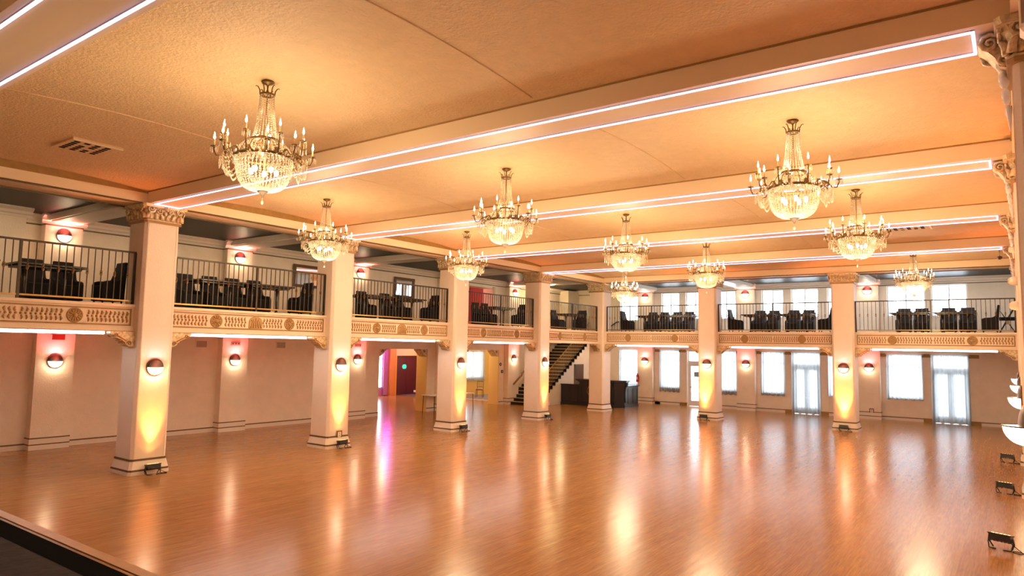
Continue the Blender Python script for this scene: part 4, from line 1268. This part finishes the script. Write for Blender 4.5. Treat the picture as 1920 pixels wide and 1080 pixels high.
# ------------------------------------------------------------------ bar
t = thing('bar_counter', 'black panelled bar counter wrapping around the corner column', 'bar', (0,0,0), 0)
YB = 24.3
mb = MB(); mb.box(-3.76,YB,.1,-2.62,YB+.5,1.06); mb.box(-3.76,YB,0,-2.62,YB+.5,.1); mb.build('low_counter', M['bar'], t)
mb = MB(); mb.box(-2.62,YB,0,-.55,YB+.5,1.32)
mb.build('high_counter', M['bar'], t)
mb = MB(); mb.add([(-.55,YB,0),(-.18,YB+.42,0),(-.18,YB+.7,0),(-.55,YB+.5,0),(-.55,YB,1.32),(-.18,YB+.42,1.32),(-.18,YB+.7,1.32),(-.55,YB+.5,1.32)], [(0,3,2,1),(4,5,6,7),(0,1,5,4),(1,2,6,5),(2,3,7,6),(3,0,4,7)]); mb.build('angled_corner', M['bar'], t)
mb = MB(); mb.box(-.62,YB+.7,0,-.18,26.3,1.06); mb.build('return_counter', M['bar'], t)
mb = MB(); mb.box(-3.77,YB-.06,1.06,-2.62,YB+.55,1.10); mb.build('low_top', M['bartop'], t)
mb = MB(); mb.box(-.68,YB+.7,1.06,-.12,26.35,1.11); mb.build('return_top', M['bartop'], t)
mb = MB()
for i, (e, z0, z1) in enumerate([(.03,1.24,1.28),(.08,1.28,1.32),(.14,1.32,1.36),(.18,1.36,1.40)]):
    mb.add([(-2.62-e,YB-e,z0),(-.55+e*.5,YB-e,z0),(-.18+e,YB+.42-e*.5,z0),(-.18+e,YB+.72,z0),(-.6,YB+.6,z0),(-2.62-e,YB+.5+e,z0)]+
           [(-2.62-e,YB-e,z1),(-.55+e*.5,YB-e,z1),(-.18+e,YB+.42-e*.5,z1),(-.18+e,YB+.72,z1),(-.6,YB+.6,z1),(-2.62-e,YB+.5+e,z1)],
           [(5,4,3,2,1,0),(6,7,8,9,10,11)]+[(k,(k+1)%6,6+(k+1)%6,6+k) for k in range(6)])
mb.build('cornice_top', M['bartop'], t)
mb = MB()
for x0, x1, zt in [(-3.72,-3.26,.98),(-3.2,-2.7,.98),(-2.54,-1.65,1.2),(-1.58,-.65,1.2)]:
    f = .05
    mb.box(x0,YB-.015,.2,x1,YB,.2+f); mb.box(x0,YB-.015,zt-f,x1,YB,zt); mb.box(x0,YB-.015,.2,x0+f,YB,zt); mb.box(x1-f,YB-.015,.2,x1,YB,zt)
for y0, y1 in [(25.1,25.65),(25.72,26.22)]:
    mb.box(-.18,y0,.2,-.165,y1,.25); mb.box(-.18,y0,.93,-.165,y1,.98); mb.box(-.18,y0,.2,-.165,y0+.05,.98); mb.box(-.18,y1-.05,.2,-.165,y1,.98)
mb.box(-3.77,YB-.03,0,-.55,YB,.12); mb.box(-.18,YB+.42,0,-.15,26.32,.12)
mb.build('panel_moulding', M['bar'], t)
mb = MB()
pr = [(0,1.3),(-.16,1.3),(-.15,1.2),(-.07,1.05),(-.04,.8),(-.05,.3),(0,.25)]
mb.prism([(x, z) for x, z in pr], -.05, .05, Matrix.Translation((-.58,YB-.0,0)) @ Matrix.Rotation(PI/2,4,'Z'))
mb.prism([(x, z) for x, z in pr], -.05, .05, Matrix.Translation((-.18,YB+.5,0)) @ Matrix.Rotation(PI*.98,4,'Z'))
mb.build('corbel', M['bar'], t)
mb = MB(); mb.tube([(-1.86+.27*math.cos(2*PI*i/24), YB-.02, .80+.27*math.sin(2*PI*i/24)) for i in range(25)], .022, 6); mb.build('gold_ring', M['brass'], t)

# ------------------------------------------------------------------ white folding table by the left wall
t = thing('folding_table', 'long white table against the left wall behind the third column', 'table', (-5.33,16.9,0), 0)
mb = MB(); mb.box(-.38,-1.45,.755,.38,1.45,.79); mb.build('table_top', M['white'], t, bevel=.006)
for sx in (-1, 1):
    for sy in (-1, 1):
        mb = MB(); mb.tube([(sx*.33,sy*1.36,.755),(sx*.36,sy*1.38,0)], .016, 6); mb.build('leg', M['iron'], t)

# ------------------------------------------------------------------ lounge behind the doorways
XL = -14.2
mb = MB()
LW = (19.9, 21.12, .45, 2.75)
wall_grid(mb, 'x', XL-.2, XL, 9.5, 24.6, 0, 3.4, [LW])
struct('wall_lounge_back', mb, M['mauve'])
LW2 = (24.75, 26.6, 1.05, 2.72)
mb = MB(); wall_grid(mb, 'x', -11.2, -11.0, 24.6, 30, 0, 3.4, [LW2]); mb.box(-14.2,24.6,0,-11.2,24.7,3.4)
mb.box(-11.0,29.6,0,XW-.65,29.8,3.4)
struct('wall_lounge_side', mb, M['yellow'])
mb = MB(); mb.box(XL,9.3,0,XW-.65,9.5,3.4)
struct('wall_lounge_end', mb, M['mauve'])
mb = MB(); mb.box(XL-.2,9.3,3.4,XW-.65,30,3.5); struct('ceiling_lounge', mb, M['wall'])
mb = MB(); mb.box(-11,23.15,0.0,XW-.65,29.6,.008); struct('floor_lounge_carpet', mb, M['lavender'])
mb = MB(); mb.box(-11,23.05,0,-7,23.15,.012); struct('trim_threshold', mb, M['white'])
# header, pillar and plum doors at the end of the lounge
mb = MB(); mb.box(XL,21.85,2.36,XL+.25,24.4,3.4); struct('trim_lounge_header', mb, M['treadedge'])
mb = MB(); mb.box(XL,21.35,0,XL+.35,21.80,3.4); struct('trim_lounge_pillar', mb, M['orange'])
mb = MB(); mb.box(XL,21.80,0,XL+.3,21.92,2.4); struct('trim_lounge_jamb', mb, M['yellow'])
t = thing('double_door', 'dark plum door with a glowing green sign, at the end of the lounge', 'door', (XL+.05,22.95,0), 0)
mb = MB(); mb.box(0,-1.03,.0,.06,0,2.36); mb.build('door_leaf', M['purple'], t)
mb = MB(); mb.box(0,0.005,.0,.06,1.05,2.36); mb.build('door_leaf', M['purple'], t)
mb = MB(); mb.add([(.08,y*.18-.22,1.70+z*.13) for y, z in ((-1,0),(-.6,1),(.6,1),(1,0),(.6,-1),(-.6,-1))]+[(.05,y*.18-.22,1.70+z*.13) for y, z in ((-1,0),(-.6,1),(.6,1),(1,0),(.6,-1),(-.6,-1))],
    [(0,1,2,3,4,5),(11,10,9,8,7,6)]+[(k,(k+1)%6,6+(k+1)%6,6+k) for k in range(6)])
mb.build('green_sign', M['green'], t)
mb = MB(); mb.box(XL+.1,22.4,.0,XL+1.4,24.3,.01); struct('floor_lounge_rug', mb, M['bluecarpet'])
# window of the lounge with magenta curtain
def xwindow(x, y0, y1, z0, z1, rows, cas):
    global wn; wn += 1
    mb = MB(); f = .06
    mb.box(x-.12,y0,z0,x-.06,y0+f,z1); mb.box(x-.12,y1-f,z0,x-.06,y1,z1); mb.box(x-.12,y0,z0,x-.06,y1,z0+f); mb.box(x-.12,y0,z1-f,x-.06,y1,z1)
    o = bpy.data.objects.new('window_%d' % wn, mb.mesh('window_frame', M['trimwhite'])); COL.objects.link(o); o['kind'] = 'structure'
    mb = MB()
    for i in range(1, rows): mb.box(x-.11,y0+f,z0+(z1-z0)*i/rows-.02,x-.07,y1-f,z0+(z1-z0)*i/rows+.02)
    for i in range(1, cas): mb.box(x-.11,y0+(y1-y0)*i/cas-.02,z0+f,x-.07,y0+(y1-y0)*i/cas+.02,z1-f)
    mb.build('mullion', M['trimwhite'], o)
    mb = MB(); mb.box(x-.093,y0+f,z0+f,x-.087,y1-f,z1-f); mb.build('pane', M['pane'], o)
xwindow(XL, *LW[:2], LW[2], LW[3], 4, 2)
xwindow(-11.0, *LW2[:2], LW2[2], LW2[3], 1, 2)
curtain('sheer curtain on the window of the yellow lounge wall', 24.9, 26.6, .88, 2.74, -10.9, 'x')
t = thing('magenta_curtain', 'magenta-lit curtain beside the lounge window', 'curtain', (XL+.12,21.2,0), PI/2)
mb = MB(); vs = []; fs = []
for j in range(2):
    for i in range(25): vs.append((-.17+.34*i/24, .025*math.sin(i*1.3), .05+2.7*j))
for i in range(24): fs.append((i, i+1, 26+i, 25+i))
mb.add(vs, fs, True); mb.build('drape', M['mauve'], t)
mb = MB(); mb.tube([(-.22,0,2.76),(.22,0,2.76)], .015, 8); mb.build('rod', M['brass'], t)
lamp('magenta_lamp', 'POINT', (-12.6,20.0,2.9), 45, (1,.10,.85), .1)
lamp('red_lamp', 'POINT', (-12.9,22.8,3.0), 30, (1,.30,.25), .1)
lamp('header_lamp', 'POINT', (-12.4,23.2,3.1), 30, (1,.85,.6), .08)
lamp('yellow_lamp', 'POINT', (-8.2,20.2,3.0), 110, (1,.72,.28), .1)
lamp('yellow_lamp', 'POINT', (-9.0,25.8,3.0), 35, (1,.75,.35), .1)
lamp('door_lamp', 'POINT', (-7.6,15.0,3.1), 45, (1,.62,.25), .1)
# yellow jambs and gilt brackets of the two doorways
mb = MB()
for o_ in (O1, O2):
    mb.box(XW-.66, o_[1]-.03, 0, XW-.02, o_[1], 2.85)
struct('trim_doorway_jambs', mb, mat('pale_yellow_paint', (.80,.58,.24,1), .5))
for o_, l in ((O1, 'the purple-lit doorway'), (O2, 'the yellow doorway')):
    for s, n in ((0, 'left'), (1, 'right')):
        t = thing('doorway_bracket', 'gilded scroll bracket in the top %s corner of %s' % (n, l), 'bracket', (XW-.25, o_[s], 0), PI/2 if s == 0 else -PI/2)
        mb = MB(); mb.prism([(0,2.85),(.42,2.85),(.42,2.79),(.34,2.74),(.26,2.66),(.12,2.55),(0,2.5)], -.22, .22); mb.build('bracket_body', M['capital'], t)
        mb = MB()
        for q in (-1, 1): spiral(mb, (.2,q*.225,2.74), .08, 1.5, (1,0,0),(0,0,1),(0,q,0), .018, 1)
        mb.build('scroll_carving', M['goldpaint'], t)
# chair in the lounge
t = thing('side_chair', 'slim brown chair by the yellow lounge wall', 'chair', (-9.6,24.55,.008), .5)
mb = MB(); mb.box(-.2,-.2,.43,.2,.2,.47); mb.build('seat', M['chairwood'], t, bevel=.01)
for x, y in ((-.18,-.18),(.18,-.18)):
    mb = MB(); mb.tube([(x,y,.43),(x*1.1,y*1.1,0)], .016, 6); mb.build('leg', M['chairwood'], t)
for x in (-.18, .18):
    mb = MB(); mb.tube([(x*1.1,.25,0),(x,.19,.45),(x,.23,.95)], .016, 6); mb.build('leg', M['chairwood'], t)
mb = MB(); mb.tube([(-.18,.23,.93),(.18,.23,.93)], .018, 6); mb.tube([(-.18,.205,.6),(.18,.205,.6)], .012, 6)
for x in (-.1,-.03,.04,.11): mb.tube([(x,.205,.6),(x,.228,.93)], .009, 5)
mb.build('backrest', M['chairwood'], t)
mb = MB(); mb.box(-.19,-.19,.47,.19,.19,.50); mb.build('cushion', M['pinkcloth'], t, bevel=.012)
# leaning pink stand
t = thing('folding_stand', 'pinkish folded stand with a slanting pale pole by the plum door', 'stand', (-12.2,22.95,.0), .9)
mb = MB(); mb.tube([(-.7,0,.30),(.1,0,.75),(.55,0,1.12)], .03, 6); mb.build('pole', M['white'], t)
mb = MB(); mb.tube([(.0,.05,0),(.08,0,.72),(.0,0,1.1),(.3,0,1.2)], [.035,.06,.09,.03], 8); mb.build('cloth', M['pinkcloth'], t)
mb = MB(); mb.tube([(.35,-.05,0),(.10,0,.80)], .025, 6); mb.build('leg', M['pinkcloth'], t)
mb = MB(); mb.box(-.9,-.08,.24,-.6,.08,.36); mb.build('head', M['white'], t)

# ------------------------------------------------------------------ world and daylight
w = bpy.data.worlds.new('World'); sc.world = w; w.use_nodes = True
nt = w.node_tree; bg = nt.nodes['Background']; bg.inputs['Color'].default_value = (.88,.95,1,1); bg.inputs['Strength'].default_value = 5.5
for w_ in UPW+LOWW+LOWD:
    a = lamp('sky_portal', 'AREA', ((w_[0]+w_[1])/2, YW+.40, (w_[2]+w_[3])/2), 1, (1,1,1), rot=(-PI/2,0,0), size=(w_[1]-w_[0], w_[3]-w_[2]))
    a.data.cycles.is_portal = True

# ------------------------------------------------------------------ camera
cam = bpy.data.cameras.new('camera'); co = bpy.data.objects.new('camera', cam); COL.objects.link(co)
cam.sensor_width = 36; cam.lens = 1293.44*36/1920; cam.clip_start = .05; cam.clip_end = 200
yaw, pitch, roll = .63007, .08416, .01843
F = Vector((-math.sin(yaw)*math.cos(pitch), math.cos(yaw)*math.cos(pitch), math.sin(pitch)))
R = Vector((math.cos(yaw), math.sin(yaw), 0)); U = R.cross(F)
R2 = R*math.cos(roll)+U*math.sin(roll); U2 = -R*math.sin(roll)+U*math.cos(roll)
co.matrix_world = Matrix(((R2.x,U2.x,-F.x,16.2112),(R2.y,U2.y,-F.y,-7.7766),(R2.z,U2.z,-F.z,3.0642),(0,0,0,1)))
sc.camera = co
vs = sc.view_settings
sc.display_settings.display_device = 'sRGB'
vs.view_transform = 'Standard'; vs.look = 'None'; vs.gamma = 1; vs.use_curve_mapping = False
vs.exposure = 0.74
cy = sc.cycles
cy.use_denoising = True
cy.max_bounces = 8; cy.diffuse_bounces = 6; cy.glossy_bounces = 4; cy.transmission_bounces = 4; cy.transparent_max_bounces = 12
cy.sample_clamp_indirect = 6
cy.caustics_reflective = False; cy.caustics_refractive = False
cy.use_light_tree = True
